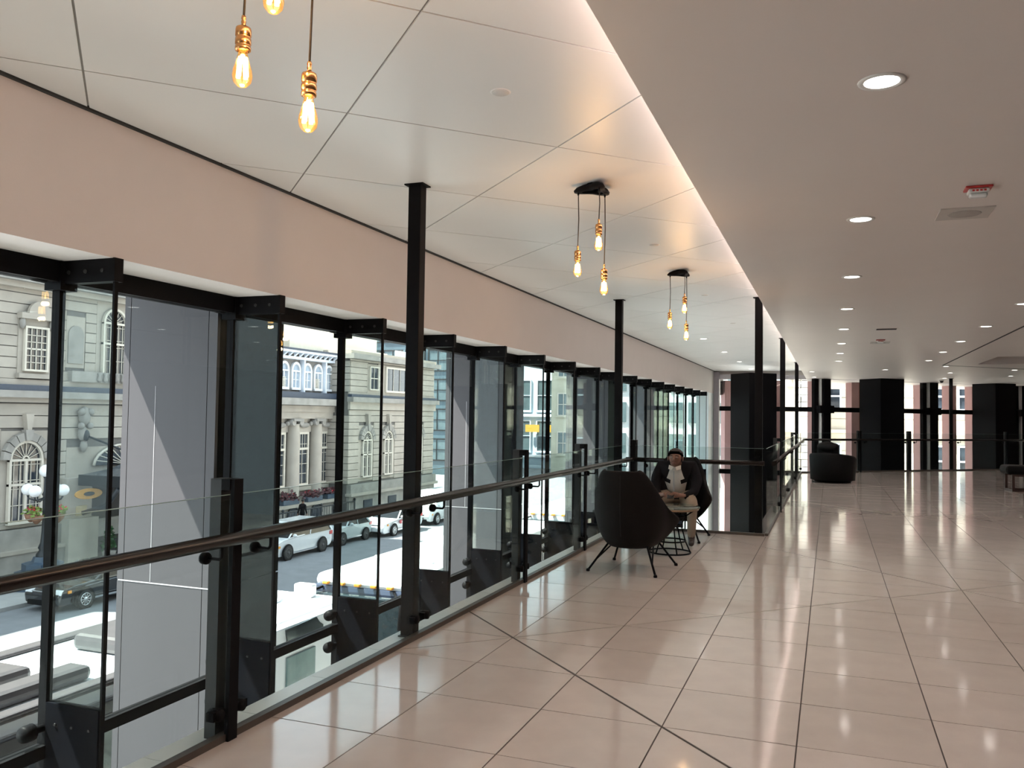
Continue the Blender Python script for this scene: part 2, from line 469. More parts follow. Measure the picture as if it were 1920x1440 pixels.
# ================================================================== RAILINGS
def railing(name, label, pts, posts, inward, handrail, clips=True, hand_ext=(0, 0)):
    """pts: ends of the glass line; posts: distances of the short posts; inward: unit vector to the walkway side"""
    a, b = Vector((*pts[0], 0)), Vector((*pts[1], 0)); L = (b - a).length; t = (b - a)/L; n = Vector((*inward, 0)).normalized()
    root = empty(name, a, 0, label, 'railing')
    def bx(s0, s1, d0, d1, z0, z1, nm, m, par=root):
        q = [t*s0 + n*d0, t*s1 + n*d0, t*s1 + n*d1, t*s0 + n*d1]
        return MB().prism([(p.x, p.y, z0) for p in q], (0, 0, z1 - z0)).build(nm, m, par)
    cuts = sorted([(s, sh) for s, sh in posts])
    for s, short in cuts:
        if short:
            bx(s-.036, s+.036, -.095, -.035, 0, 1.17, 'post', GREYSTEEL)
            bx(s-.03, s+.03, .012, .034, 0, 1.17, 'post_cover', BLACKSTEEL)
            bx(s-.036, s+.036, -.035, .012, 1.12, 1.17, 'post_cap', BLACKSTEEL)
        if clips:
            for sg in (-1, 1):
                if not (0 < s + sg*.07 < L): continue
                c = t*(s + sg*.075)
                axis = 'X' if abs(n.x) > abs(n.y) else 'Y'
                MB().lathe([(.0, -.032), (.026, -.03), (.028, -.012), (.028, .012), (.026, .03), (.0, .032)], (c.x, c.y, .13), 14, axis).build('clip', BLACKSTEEL, root)
                MB().box((c.x-.02-abs(t.x)*.02, c.y-.02-abs(t.y)*.02, .11), (c.x+.02+abs(t.x)*.02, c.y+.02+abs(t.y)*.02, .15)).build('clip_arm', BLACKSTEEL, root)
    ed = [0] + [s for s, _ in cuts if .05 < s < L - .05] + [L]
    for s0, s1 in zip(ed[:-1], ed[1:]):
        bx(s0+.012, s1-.012, -.006, .006, .03, 1.10, 'glass_panel', RAILGLASS)
        bx(s0+.012, s1-.012, -.0065, .0065, 1.0985, 1.1005, 'glass_edge', GLASSEDGE)
    bx(0, L, -.02, .02, 0, .032, 'base_channel', mat('base channel', (.09, .075, .065), .4, metal=.4, var=.1))
    h0, h1 = t*(-hand_ext[0]) + n*.088, t*(L + hand_ext[1]) + n*.088
    MB().tube([(h0.x, h0.y, .915), (h1.x, h1.y, .915)], .030, 16).build('handrail', BRONZE, root)
    for s, _ in cuts:
        for sg in (-1, 1):
            q = s + sg*.17
            if not (.02 < q < L - .02): continue
            g = t*q
            axis = 'X' if abs(n.x) > abs(n.y) else 'Y'
            d = MB().lathe([(.0, -.018), (.024, -.016), (.027, -.008), (.027, .010), (.022, .018), (.0, .02)], (g.x, g.y, .835), 14, axis).build('bracket', BLACKSTEEL, root)
            p0, p1, p2 = g + n*.018, g + n*.078, g + n*.088
            MB().tube([(p0.x, p0.y, .835), (p1.x, p1.y, .835), (p2.x, p2.y, .848), (p2.x, p2.y, .905)], .0075, 8).build('bracket_arm', BLACKSTEEL, d)
    return root
railing('glass_railing', 'long glass railing with bronze handrail beside the street windows', ((FX0, BY+.05), (FX0, 11.05)),
        [(s - BY - .05, sh) for s, sh in ((-8.7, 1), (-6.7, 1), (-4.8, 1), (-2.8, 1), (-0.8, 1), (1.18, 1), (3.15, 1), (5.05, 0), (7.06, 1), (9.0, 1), (10.9, 0))], (1, 0), 0)
railing('glass_railing', 'short glass railing behind the seated man', ((FX0+.02, NY), (NX-.02, NY)), [(.08, 1)], (0, -1), 0)
railing('glass_railing', 'glass railing running from the seated man to the black club chair', ((NX, NY+.02), (NX, 24.55)),
        [(s - NY - .02, sh) for s, sh in ((14.0, 1), (16.9, 0), (20.4, 1), (24.2, 0))], (1, 0), 0)
fd = Vector((1, .9, 0)).normalized()
railing('glass_railing', 'far glass railing in front of the wide black columns', ((NX, 24.6), (7.5, 24.6 + .9*8.25)),
        [(1.55*1.345, 1), (2.94*1.345, 1), (4.24*1.345, 0), (5.9*1.345, 1)], (fd.y, -fd.x), 0, clips=False)
for (x, y, zt, lab) in ((-2.62, 5.05, CL, 'tall square black steel post nearest the camera'), (-2.62, 10.9, CL, 'tall black steel post behind the near lounge chair'),
                        (-0.85, 11.13, CL, 'tall black steel post at the corner of the floor opening'), (-0.85, 16.9, CL, 'second tall black post along the floor opening'),
                        (-0.85, 24.2, CL, 'third and farthest tall black post along the floor opening'), (3.42, 28.42, SO, 'tall thin black post between the far black columns')):
    r = empty('steel_post', (x, y, 0), 0, lab, 'post', 'tall black steel posts')
    MB().box((-.047, -.042, 0), (.047, .042, zt)).build('shaft', BLACKSTEEL, r, bevel=.004)
    MB().box((-.07, -.06, zt-.008), (.07, .06, zt)).build('top_plate', BLACKSTEEL, r)
    MB().box((-.06, -.05, 0), (.06, .05, .008)).build('foot_plate', GREYSTEEL, r)

# ================================================================== BLACK COLUMNS and far glazing
for k, (x, y) in enumerate(((-2.07, 25.15), (1.52, 28.85), (5.24, 32.65), (8.1, 35.6))):
    r = empty('black_column', (x, y, 0), math.radians(40), ('wide black column beyond the floor opening', 'wide black column behind the far railing, left of the thin post', 'wide black column behind the far railing, above the bench', 'wide black column at the picture edge beyond the bench')[k], 'column', 'wide black columns')
    s = .46
    for i in range(4):
        w = math.pi/2*i
        MB().box((-s+.004, s-.03, ST), (s-.004, s, SO-.0)).build('cladding_panel', COLBLACK, r, rz=w)
    MB().box((-s+.03, -s+.03, ST), (s-.03, s-.03, SO)).build('core', BLACKSTEEL, r)
GA, GB, GC = Vector((-3.6, 28.5, 0)), Vector((0.0, 28.75, 0)), Vector((9.5, 37.3, 0))
w2 = empty('window_2', (0, 0, 0)); tag(w2, kind='structure', label='far glazed wall behind the black columns')
def seg_box(a, b, d0, d1, z0, z1, nm, m, par):
    t = (b - a).normalized(); n = Vector((t.y, -t.x, 0))
    q = [a + n*d0, b + n*d0, b + n*d1, a + n*d1]
    return MB().prism([(p.x, p.y, z0) for p in q], (0, 0, z1-z0)).build(nm, m, par)
for a, b in ((GA, GB), (GB, GC)):
    seg_box(a, b, -.06, .06, 1.72, 1.87, 'transom', BLACKSTEEL, w2)
    seg_box(a, b, -.05, .05, 2.76, 2.92, 'head', mat('pale window head', (.78, .72, .76), .5, var=.02), w2)
    seg_box(a, b, -.06, .06, -.35, -.2, 'transom', BLACKSTEEL, w2)
    L = (b-a).length; nn = max(2, round(L/2.1)); t = (b-a)/L
    for i in range(nn):
        for z0, z1 in ((-.2, 1.72), (1.87, 2.76), (-3, -.35)):
            seg_box(a + t*(L*i/nn+.02), a + t*(L*(i+1)/nn-.02), -.01, .01, z0, z1, 'pane', PANE, w2)
for px in (1541, 1743, 1915):
    for z0, z1, w in ((-3, 2.8, .10),):
        # find the mullion's foot on the far glass line
        r = ray(px, 780); t = (GC - GB); k = (GB.x*r.y - GB.y*r.x)/(t.y*r.x - t.x*r.y)
        p = GB + t*k; tt = t.normalized()
        seg_box(p - tt*.30, p - tt*.13, -.12, .0, z0, z1, 'mullion', BLACKSTEEL, w2)
        seg_box(p - tt*.11, p - tt*.09, -.2, .1, z0, z1, 'mullion_fin', WHITEMETAL, w2)
        seg_box(p - tt*.07, p + tt*.22, -.1, .16, z0, z1, 'mullion', BLACKSTEEL, w2)
        seg_box(p - tt*.25, p + tt*.32, .0, .2, 1.68, 1.92, 'transom_block', BLACKSTEEL, w2)

# ================================================================== LAMPS
def spot(name, loc, watts, parent, col=(1.0, .86, .80), size=2.5, blend=.8, radius=.06):
    d = bpy.data.lights.new(name, 'SPOT'); d.energy = watts; d.color = col; d.spot_size = size; d.spot_blend = blend; d.shadow_soft_size = radius
    o = bpy.data.objects.new(name, d); COL.objects.link(o); o.parent = parent; o.location = loc; return o
ring_m = MB().lathe([(.064, -.002), (.07, -.006), (.085, -.005), (.088, .002)], (0, 0, 0), 24)
lens_m = MB().lathe([(.0, -.003), (.064, -.003), (.064, .002)], (0, 0, 0), 20)
ring0 = lens0 = None
def downlight(x, y, z, label, group, lit=True, w=DOWNLIGHT_W):
    global ring0, lens0
    r = empty('downlight', (x, y, z), 0, label, 'downlight', group)
    if ring0 is None:
        ring0 = ring_m.build('trim_ring', WHITEMETAL, r); lens0 = lens_m.build('lens', LENS, r)
    else:
        copy_of(ring0, 'trim_ring', r); copy_of(lens0, 'lens', r)
    if w: spot('downlight_beam', (0, 0, -.012), w, r)
G1 = 'recessed downlights in the soffit'
for k, y in enumerate((3.447, 5.804, 8.139, 10.487, 12.83, 15.25, 17.5, 19.84)):
    downlight(.185, y, SO, ORD[k] + ' downlight from the camera in the soffit row over the walkway', G1)
for k, y in enumerate((10.5, 12.87, 15.21, 17.5, 19.93)):
    downlight(1.978, y, SO, ORD[k] + ' downlight from the camera in the soffit row beside the dark ceiling line', G1)
for (x, y), lab in zip(((-.46, 24.2), (-.45, 27.25), (1.32, 23.35), (2.56, 22.13), (3.0, 25.07), (3.22, 28.17), (4.29, 23.9), (4.74, 26.95)),
        ('downlight above the club chair', 'downlight above the far glass behind the club chair', 'downlight in front of the middle wide black column', 'downlight at the point of the dark ceiling line',
         'downlight before the thin post between the far columns', 'downlight nearest the dark camera dome', 'downlight over the bench end of the far railing', 'downlight beside the bench side black column')):
    downlight(x, y, SO, lab, G1, w=DOWNLIGHT_W*.6)
for k, y in enumerate((16.7, 20.17, 23.67, 27.2)):
    downlight(-2.32, y, CL, ORD[k] + ' small downlight from the camera in the panel ceiling', 'downlights in the panel ceiling', w=DOWNLIGHT_W*.4)
for x in (.185, 1.978, 5.2):                       # added unseen lamps behind and beside the camera, to brighten the room
    for y in (1.09, -3.6, 4.6, 8.14, 12.85, 17.5):
        if x == .185 and y > 2 or x == 1.978 and y > 9: continue
        downlight(x, y, SO, 'recessed downlight added out of view to brighten the room', G1, w=DOWNLIGHT_W*(2.0 if x > 5 else 1.0))
for k, y in enumerate((3.70, 7.47, 10.75, 14.06)):
    r = empty('sprinkler_cap', (-1.482, y, CL), 0, ORD[k] + ' flat round sprinkler cap from the camera in the panel ceiling', 'sprinkler cap', 'sprinkler caps')
    MB().lathe([(.0, -.006), (.04, -.006), (.043, -.003)], (0, 0, 0), 20).build('cover', mat('cap', (.62, .6, .58), .4, var=.03), r)
    MB().lathe([(.043, -.003), (.05, -.001), (.05, .002)], (0, 0, 0), 20).build('rim', WHITEMETAL, r)

# --- pendant lamps: three-armed black canopy, three cords with copper sockets and amber bulbs
def bulb_mesh():
    return MB().lathe([(.0125, 0), (.0135, -.008), (.018, -.03), (.0265, -.058), (.0285, -.075), (.025, -.092), (.014, -.104), (.0, -.107)], (0, 0, 0), 20)
sock_m = MB().lathe([(.0, .03), (.010, .03), (.021, .024), (.0225, .018), (.0225, .0), (.0205, -.002), (.0205, -.006), (.0225, -.008), (.0225, -.024), (.0205, -.026), (.0205, -.030), (.0225, -.032), (.022, -.042), (.017, -.044)], (0, 0, 0), 20)
ferr_m = MB().lathe([(.003, .062), (.006, .06), (.0075, .052), (.0055, .048), (.0075, .042), (.006, .036), (.0085, .03)], (0, 0, 0), 12)
fil_m = MB()
for k in range(4):
    w = PI/2*k
    fil_m.tube([(.010*math.cos(w), .010*math.sin(w), -.022), (.015*math.cos(w), .015*math.sin(w), -.078)], .0062, 6)
fil_m.lathe([(.0, -.01), (.006, -.012), (.007, -.024), (.0, -.026)], (0, 0, 0), 8)
shared = {}
def part(key, mb, m, name, parent, loc=None):
    if key in shared: return copy_of(shared[key], name, parent, loc)
    shared[key] = mb.build(name, m, parent, loc=loc); return shared[key]
def canopy_mesh():
    mb = MB(); n = 48; ring = []
    for lv, (z, sc) in enumerate(((0, .30), (-.004, .55), (-.020, .86), (-.040, 1.0), (-.052, .97), (-.054, .6))):
        for k in range(n):
            w = 2*PI*k/n
            rr = (.072 + .068*(.5 + .5*math.cos(3*(w)))**1.6)
            rr = rr*sc if lv > 0 else .05
            ring.append((rr*math.cos(w), rr*math.sin(w), z))
    fs = []
    for i in range(5):
        for k in range(n): k2 = (k+1) % n; fs.append((i*n+k, (i+1)*n+k, (i+1)*n+k2, i*n+k2))
    fs.append(tuple(range(5*n, 6*n)))
    return mb.add(ring, fs, True)
ARMS = [(183, .62), (303, .47), (63, .735)]
for k, (y, turn, lab) in enumerate(((1.955, 0, 'three-bulb pendant lamp nearest the camera, its top cut off by the picture'), (5.39, 0, 'three-bulb pendant lamp with black canopy above the near lounge chair'), (8.86, 0, 'farthest three-bulb pendant lamp, behind the other two'))):
    r = empty('pendant_lamp', (-1.475, y, CL), 0, lab, 'pendant lamp', 'amber bulb pendant lamps')
    part('canopy', canopy_mesh(), BLACKSTEEL, 'canopy', r).rotation_euler = (0, 0, math.radians(63 + turn))
    for ang, drop in ARMS:
        w = math.radians(ang + turn); x, yy = .108*math.cos(w), .108*math.sin(w)
        L = drop - .107 - .042
        MB().lathe([(.006, -.05), (.007, -.062), (.005, -.07)], (x, yy, 0), 10).build('cord_grip', BLACKSTEEL, r)
        MB().tube([(x, yy, -.05), (x + .004, yy + .003, -.05 - (L-.11)*.5), (x, yy, -L + .058)], .0034, 8).build('cord', CORD, r)
        sk = part('socket', sock_m, COPPER, 'socket', r, (x, yy, -L)); part('ferrule', ferr_m, COPPER, 'ferrule', sk)
        b = part('bulb', bulb_mesh(), BULBGLASS, 'bulb', r, (x, yy, -L - .042)); part('filament', fil_m, FILAMENT, 'filament', b)
        d = bpy.data.lights.new('bulb_light', 'POINT'); d.energy = PENDANT_W; d.color = (1.0, .62, .30); d.shadow_soft_size = .02
        o = bpy.data.objects.new('bulb_light', d); COL.objects.link(o); o.parent = r; o.location = (x, yy, -L - .165)

# --- cove light hidden in the step between panel ceiling and soffit
cov = MB().box((-.735, BY, 2.955), (-.712, 24.0, 2.975)).build('cove_lamp', mat('cove strip', (1, .8, .7), .5, var=.01, emit=(1.0, .78, .72), es=13.0))
tag(cov, 'thin lit strip along the step between panel ceiling and soffit', 'cove lamp')

# --- fittings on the soffit
def speaker_panel(x, y, lab, w=.30, l=.31):
    r = empty('ceiling_speaker', (x, y, SO), 0, lab, 'speaker', 'square speaker panels in the soffit')
    MB().box((-w/2, -l/2, -.006), (w/2, l/2, .004)).build('panel', mat('speaker panel', (.50, .46, .43), .5, var=.03), r, bevel=.003)
    MB().lathe([(.0, -.009), (.09, -.009), (.095, -.006)], (0, 0, 0), 24).build('grille', mat('speaker grille', (.36, .33, .31), .7, var=.15, scale=400), r)
speaker_panel(.78, 5.82, 'square speaker panel next to the red based strobe on the soffit')
speaker_panel(.78, 15.2, 'far small square panel next to the far strobe on the soffit')
def strobe(x, y, lab):
    r = empty('fire_strobe', (x, y, SO), 0, lab, 'strobe', 'ceiling strobes')
    MB().box((-.067, -.055, -.012), (.067, .055, .0)).build('base', RED, r, bevel=.004)
    MB().box((-.052, -.042, -.035), (.052, .042, -.012)).build('body', WHITEMETAL, r, bevel=.008)
    MB().box((-.045, -.028, -.058), (.045, .02, -.035)).build('lens', mat('clear lens', (.85, .85, .85), .1, var=.02), r, bevel=.01)
    for i in range(4): MB().box((-.034+i*.019, -.0428, -.03), (-.022+i*.019, -.0421, -.02)).build('letter', RED, r)
strobe(.765, 5.2, 'red and white fire strobe on the soffit nearest the camera')
strobe(.76, 14.66, 'small far fire strobe beside the far speaker panel')
r = empty('air_grille', (.745, 12.92, SO), 0, 'dark slotted air grille in the soffit ahead of the far strobe', 'grille')
MB().box((-.15, -.09, -.005), (.15, .09, .002)).build('frame', SOFFIT, r)
for i in range(4): MB().box((-.13, -.07+.038*i, -.012), (.13, -.052+.038*i, -.004)).build('slat', GREYSTEEL, r)
r = empty('camera_dome', (3.3, 29.6, SO), 0, 'small dark security camera dome on the far soffit', 'camera')
MB().lathe([(.07, 0), (.075, -.02), (.06, -.03)], (0, 0, 0), 20).build('base', WHITEMETAL, r)
MB().lathe([(.055, -.03), (.05, -.06), (.03, -.08), (.0, -.085)], (0, 0, 0), 20).build('dome', BLACKSTEEL, r)

# ================================================================== OUTSIDE: street
ASPH = mat('asphalt', (.20, .205, .22), .85, var=.12, scale=1.5, bump=.2, bscale=30)
PAVE = mat('concrete pavement', (.36, .355, .35), .85, var=.08, scale=2)
STONE = mat('grey limestone', (.39, .355, .305), .8, var=.13, scale=1.1, bump=.3, bscale=9, rnd=.05)
STONED = mat('stained limestone', (.30, .285, .26), .85, var=.22, scale=1.4, bump=.3, bscale=8, rnd=.05)
JOINT = mat('stone joint', (.16, .15, .14), .9, var=.1)
SASH = mat('cream painted sash', (.60, .56, .48), .5, var=.04)
WPAINT = mat('white blue painted timber', (.74, .80, .88), .5, var=.04)
SLATE = mat('blue lead flashing', (.045, .06, .09), .5, var=.12)
ROOFC = mat('cream upper storey', (.78, .72, .58), .7, var=.06)
DARKGL = mat('dark window glass', (.03, .038, .05), .06, var=.3, scale=1.2, spec=.8)
IRON = mat('black iron', (.02, .025, .03), .45, var=.1)
BLUEIRON = mat('blue black painted base', (.05, .08, .12), .4, var=.12)
GLOBE = mat('opal globe', (.86, .88, .90), .25, var=.02)
st = MB().box((-70, -40, ST-.3), (-4.1, 160, ST)).build('street', ASPH); tag(st, kind='structure', label='asphalt street below the windows')
st2 = MB().box((-4.1, 40.2, ST-.3), (90, 160, ST)).build('street_beyond', mat('pale plaza paving', (.50, .48, .46), .85, var=.06)); tag(st2, kind='structure')
sw = MB().box((-7.6, -40, ST), (-4.1, 42, ST+.15)).build('sidewalk_near', PAVE); tag(sw, kind='structure')
sw2 = MB().box((-34, -40, ST), (-27.6, 66, ST+.15)).build('sidewalk_far', PAVE); tag(sw2, kind='structure')

# ---------------------------------------------------------------- the old hotel across the street
XH = -33.0
hotel = empty('hotel_building', (XH, 30, ST), 0, 'old grey stone hotel with arched windows, columns and cornice across the street', 'building')
def hb(nm, m, y0, y1, z0, z1, d0, d1, X=XH, par=None):
    """box on the facade: d0..d1 metres out from the wall plane"""
    return MB().box((X + d0, y0, z0), (X + d1, y1, z1)).build(nm, m, par or hotel, world_space=par is None)
_hw = hotel.matrix_basis.inverted()
def loc(mb, nm, m, par=None):
    o = mb.build(nm, m, par or hotel)
    o.matrix_parent_inverse = _hw
    return o
def hbox(nm, m, y0, y1, z0, z1, d0, d1, X=XH, par=None):
    mb = MB().box((X + d0, y0, z0), (X + d1, y1, z1))
    o = mb.build(nm, m, par or hotel)
    if par is None: o.matrix_parent_inverse = _hw
    return o
def courses(y0, y1, z0, z1, h, X, m=STONE, d=.05, gaps=()):
    """stone courses with recessed joints, broken round openings (ya, yb, za, zb)"""
    z = z0
    while z < z1 - .05:
        zt = min(z + h, z1)
        segs = [(y0, y1)]
        for ya, yb, za, zb in gaps:
            if zt > za and z < zb:
                ns = []
                for a, b in segs:
                    if yb <= a or ya >= b: ns.append((a, b)); continue
                    if ya > a: ns.append((a, ya))
                    if yb < b: ns.append((yb, b))
                segs = ns
        for a, b in segs: hbox('stone_course', m, a, b, z + .02, zt - .02, 0, d, X)
        z = zt
    for ya, yb, za, zb in gaps:
        if zb > z0 and za < z1: hbox('infill_stone', m, ya+.03, yb-.03, max(za, z0), min(zb, z1), 0, d-.02, X)
def sash_window(yc, w, z0, z1, X, cols=4, rows=6, depth=.02, frame=.09, name='window', nopane=False):
    f = MB(); x = X + .06
    for a, b, c, d in ((yc-w/2-frame, yc-w/2, z0-frame, z1+frame), (yc+w/2, yc+w/2+frame, z0-frame, z1+frame), (yc-w/2, yc+w/2, z0-frame, z0), (yc-w/2, yc+w/2, z1, z1+frame)):
        f.box((X, a, c), (X+.14, b, d))
    for i in range(1, cols): yy = yc - w/2 + w*i/cols; f.box((x-.02, yy-.016, z0), (x+.03, yy+.016, z1))
    for i in range(1, rows):
        zz = z0 + (z1-z0)*i/rows; t = .035 if i*2 == rows else .016
        f.box((x-.02, yc-w/2, zz-t), (x+.03, yc+w/2, zz+t))
    o = loc(f, name, SASH)
    MB().box((X-.02, yc-w/2, z0), (x-.025, yc+w/2, z1)).build('pane', DARKGL, o)
    return o
def arch_pts(yc, r, zs, n=14): return [(yc + r*math.cos(PI*i/n), zs + r*math.sin(PI*i/n)) for i in range(n+1)]
def arch_window(yc, w, z0, zs, X, surround=.28, vous=True, rows=4, name='arched_window', cream=True):
    r = w/2; f = MB()
    def ring(r0, r1, x0, x1, n=16):
        for i in range(n):
            a0, a1 = PI*i/n, PI*(i+1)/n
            f.prism([(x0, yc+q*math.cos(a), zs+q*math.sin(a)) for q, a in ((r0, a0), (r1, a0), (r1, a1), (r0, a1))], (x1-x0, 0, 0))
    fr = .11
    ring(r-fr, r, X, X+.16)
    f.box((X, yc-r, z0), (X+.16, yc-r+fr, zs)); f.box((X, yc+r-fr, z0), (X+.16, yc+r, zs))
    f.box((X, yc-r, z0-.08), (X+.18, yc+r, z0+.06)); f.box((X, yc-r, zs-.07), (X+.15, yc+r, zs+.03))
    f.box((X, yc-.06, z0), (X+.14, yc+.06, zs)); zm = z0 + (zs-z0)*.60; f.box((X, yc-r, zm-.05), (X+.14, yc+r, zm+.05))
    for sg in (-1, 1):
        for q in (.30, .78):
            yy = yc + sg*(.06 + (r-fr-.06)*q); f.box((X+.04, yy-.013, z0), (X+.09, yy+.013, zs))
        for zz in (z0+(zm-z0)*.45, zm-.18, zm+.16, zs-.22): f.box((X+.04, yc+sg*.06, zz-.013), (X+.09, yc+sg*(r-fr), zz+.013))
    for i in range(1, 8):
        a = PI*i/8
        f.tube([(X+.07, yc+.16*math.cos(a), zs+.16*math.sin(a)), (X+.07, yc+(r-fr)*math.cos(a), zs+(r-fr)*math.sin(a))], .016, 4, smooth=False)
    ring(.12, .17, X+.03, X+.1, 8)
    o = loc(f, name, SASH)
    MB().prism([(X-.02, y, z) for y, z in arch_pts(yc, r-.02, zs)] + [(X-.02, yc-r+.02, z0), (X-.02, yc+r-.02, z0)], (.05, 0, 0)).build('pane', DARKGL, o)
    if vous:
        n = 9
        for i in range(n):
            a0, a1 = PI*i/n + .02, PI*(i+1)/n - .02
            key = .12 if i == n//2 else 0
            mb = MB().prism([(X, yc+q*math.cos(a), zs+q*math.sin(a)) for q, a in ((r+.01, a0), (r+surround+key, a0), (r+surround+key, a1), (r+.01, a1))], (.22 + key*.5, 0, 0))
            loc(mb, 'voussoir', STONED)
        mb = MB().prism([(X, yc-.09, zs+r+surround+.05), (X, yc+.09, zs+r+surround+.05), (X, yc+.2, zs+r+surround+.8), (X, yc-.2, zs+r+surround+.8)], (.26, 0, 0)); loc(mb, 'keystone', STONE)
    return o

# left wing
hbox('wall', JOINT, 14, 36.5, ST+.15, 8.4, -8, 0)
gl = [(26.4, 28.0, 2.9, 5.4), (30.5, 32.6, 2.7, 6.9), (28.8, 29.9, 3.4, 5.8), (25.7, 28.05, -3.7, .5), (29.0, 34.6, ST, -.3)]
courses(14, 36.5, 2.75, 8.2, .47, XH, STONE, .06, gl)
courses(14, 36.5, -3.7, 1.72, .54, XH, STONE, .08, gl)
hbox('plinth', STONED, 14, 36.5, -4.6, -3.75, 0, .3); hbox('plinth', STONED, 14, 29, ST+.15, -4.75, 0, .55)
hbox('plinth_moulding', STONE, 14, 29, -4.75, -4.6, 0, .62)
hbox('string_course', STONE, 14, 36.5, 1.74, 1.95, 0, .25); hbox('string_course', STONED, 14, 36.5, 1.95, 2.25, 0, .48); hbox('flashing', SLATE, 14, 36.5, 2.25, 2.5, 0, .36); hbox('string_course', STONE, 14, 36.5, 2.5, 2.75, 0, .16)
hbox('cornice', STONED, 14, 36.5, 6.95, 7.25, 0, .7); hbox('cornice', STONE, 14, 36.5, 6.7, 6.95, 0, .4); hbox('parapet', STONE, 14, 36.5, 7.25, 8.3, -.1, .2)
hbox('window_surround', STONE, 26.35, 28.05, 2.85, 5.45, 0, .1)
sash_window(27.19, 1.02, 3.2, 5.0, XH+.1, 4, 6)
hbox('window_sill', STONE, 26.3, 28.1, 2.8, 3.0, 0, .3); hbox('window_hood', STONE, 26.3, 28.1, 5.4, 5.65, 0, .35)
for y in (26.45, 27.93): loc(MB().ball((XH+.2, y, 5.2), .2, sc=(.7, .6, 1.3)), 'scroll_bracket', STONED)
loc(MB().prism([(XH+.2, y, z) for y, z in arch_pts(27.2, .55, 5.65, 10)], (.15, 0, 0)), 'shell_pediment', STONE)
mb = MB().prism([(XH, y, z) for y, z in arch_pts(29.35, .42, 4.95, 10)] + [(XH, 28.93, 3.6), (XH, 29.77, 3.6)], (.10, 0, 0)); loc(mb, 'niche_panel', STONED)
arch_window(31.53, 1.45, 3.15, 5.7, XH+.06, .2, False)
arch_window(26.88, 1.66, -3.45, -.75, XH+.08, .36)
hbox('balustrade_panel', STONED, 29.0, 36.0, 2.75, 3.25, 0, .3)
for i in range(9): loc(MB().lathe([(.05, 0), (.13, .1), (.06, .28), (.1, .42)], (XH+.35, 30.5+.35*i, 2.78), 10), 'baluster', STONED)
loc(MB().ball((XH+.2, 29.85, 1.15), .42, sc=(.5, .75, 1.1)).ball((XH+.22, 29.75, .35), .36, sc=(.5, .7, 1.0)).ball((XH+.2, 29.85, -.25), .3, sc=(.5, .6, 1.0)).ball((XH+.3, 29.6, 1.35), .18).ball((XH+.3, 30.1, 1.35), .18).ball((XH+.3, 29.6, .7), .16).ball((XH+.3, 30.1, .7), .16), 'cartouche', STONED)
loc(MB().ball((XH+.35, 29.85, .25), .22, sc=(.6, .8, 1.2)), 'lion_boss', IRON)
# entrance: pier, dark doorway, fan light and marquee hung on a rod
hbox('doorway', mat('dark doorway', (.012, .013, .015), .6, var=.1), 30.3, 35.2, ST+.2, -1.6, 0, .1)
hbox('door_pier', STONE, 28.75, 30.2, -4.3, -1.7, 0, .45); hbox('door_pier', STONE, 28.7, 30.35, ST+.15, -3.55, 0, .75)
arch_w = MB().prism([(XH+.1, y, z) for y, z in [(32.4 + 1.9*math.cos(PI*i/12), -1.2 + .95*math.sin(PI*i/12)) for i in range(13)]], (.08, 0, 0)); fan = loc(arch_w, 'fan_light', DARKGL)
f = MB()
for i in range(1, 12):
    a = PI*i/12; f.tube([(XH+.2, 32.4, -1.2), (XH+.2, 32.4+1.9*math.cos(a), -1.2+.95*math.sin(a))], .03, 4, smooth=False)
f.tube([(XH+.2, 32.4+1.92*math.cos(PI*i/12), -1.2+.97*math.sin(PI*i/12)) for i in range(13)], .07, 5); f.build('fan_light_bars', SASH, fan)
hbox('marquee_fascia', IRON, 29.35, 36.3, -2.05, -1.55, .5, 3.0)
mq = MB().prism([(XH+.6, y, z) for y, z in ((29.4, -1.55), (31.2, -1.35), (33.0, -.7), (34.6, -.55), (36.3, -1.4), (36.3, -1.55))], (2.2, 0, 0)); loc(mq, 'marquee_roof', mat('marquee glass roof', (.06, .075, .09), .2, var=.15))
f = MB()
for i in range(14): f.lathe([(.03, -.45), (.10, -.36), (.05, -.25), (.12, -.1), (.12, 0)], (XH+2.97, 29.6+.5*i, -2.05), 8)
loc(f, 'marquee_fringe', IRON)
for i in range(8): loc(MB().lathe([(.10, -.01), (.13, .02)], (XH+3.01, 29.8+.85*i, -1.8), 12, 'X'), 'rosette', mat('grey rosette', (.30, .31, .32), .5, var=.1))
loc(MB().tube([(XH+.45, 29.9, .2), (XH+3.0, 32.4, -1.35)], .05, 6), 'tie_rod', IRON)
loc(MB().tube([(XH+2.9, 29.4, -2.1), (XH+2.2, 29.4, -2.9), (XH+.8, 29.4, -3.3)], .12, 6), 'marquee_bracket', IRON)
loc(MB().tube([(XH+3.2, 33.6, -4.2), (XH+3.2, 36, -4.5)], .04, 6).tube([(XH+3.2, 33.7, -4.2), (XH+3.2, 33.7, ST)], .04, 6), 'step_rail', mat('pale rail', (.5, .48, .42), .4, var=.05))
hbox('brass_plaque', mat('plaque', (.45, .38, .22), .4, var=.1), 29.3, 29.9, -3.45, -3.0, .45, .48)
og = MB().prism([(XH+1.5, 29.0 + .75*math.cos(2*PI*i/20), -2.35 + .24*math.sin(2*PI*i/20)) for i in range(20)], (.06, 0, 0))
sg = loc(og, 'hanging_sign', mat('amber sign board', (.52, .27, .06), .5, var=.15)); MB().tube([(XH+1.53, 29.5, -2.1), (XH+1.53, 29.5, -1.55)], .03, 5).build('hanger', IRON, sg)
MB().prism([(XH+1.565, 29.0+.3*math.cos(2*PI*i/12), -2.35+.1*math.sin(2*PI*i/12)) for i in range(12)], (.02, 0, 0)).build('emblem', IRON, sg)

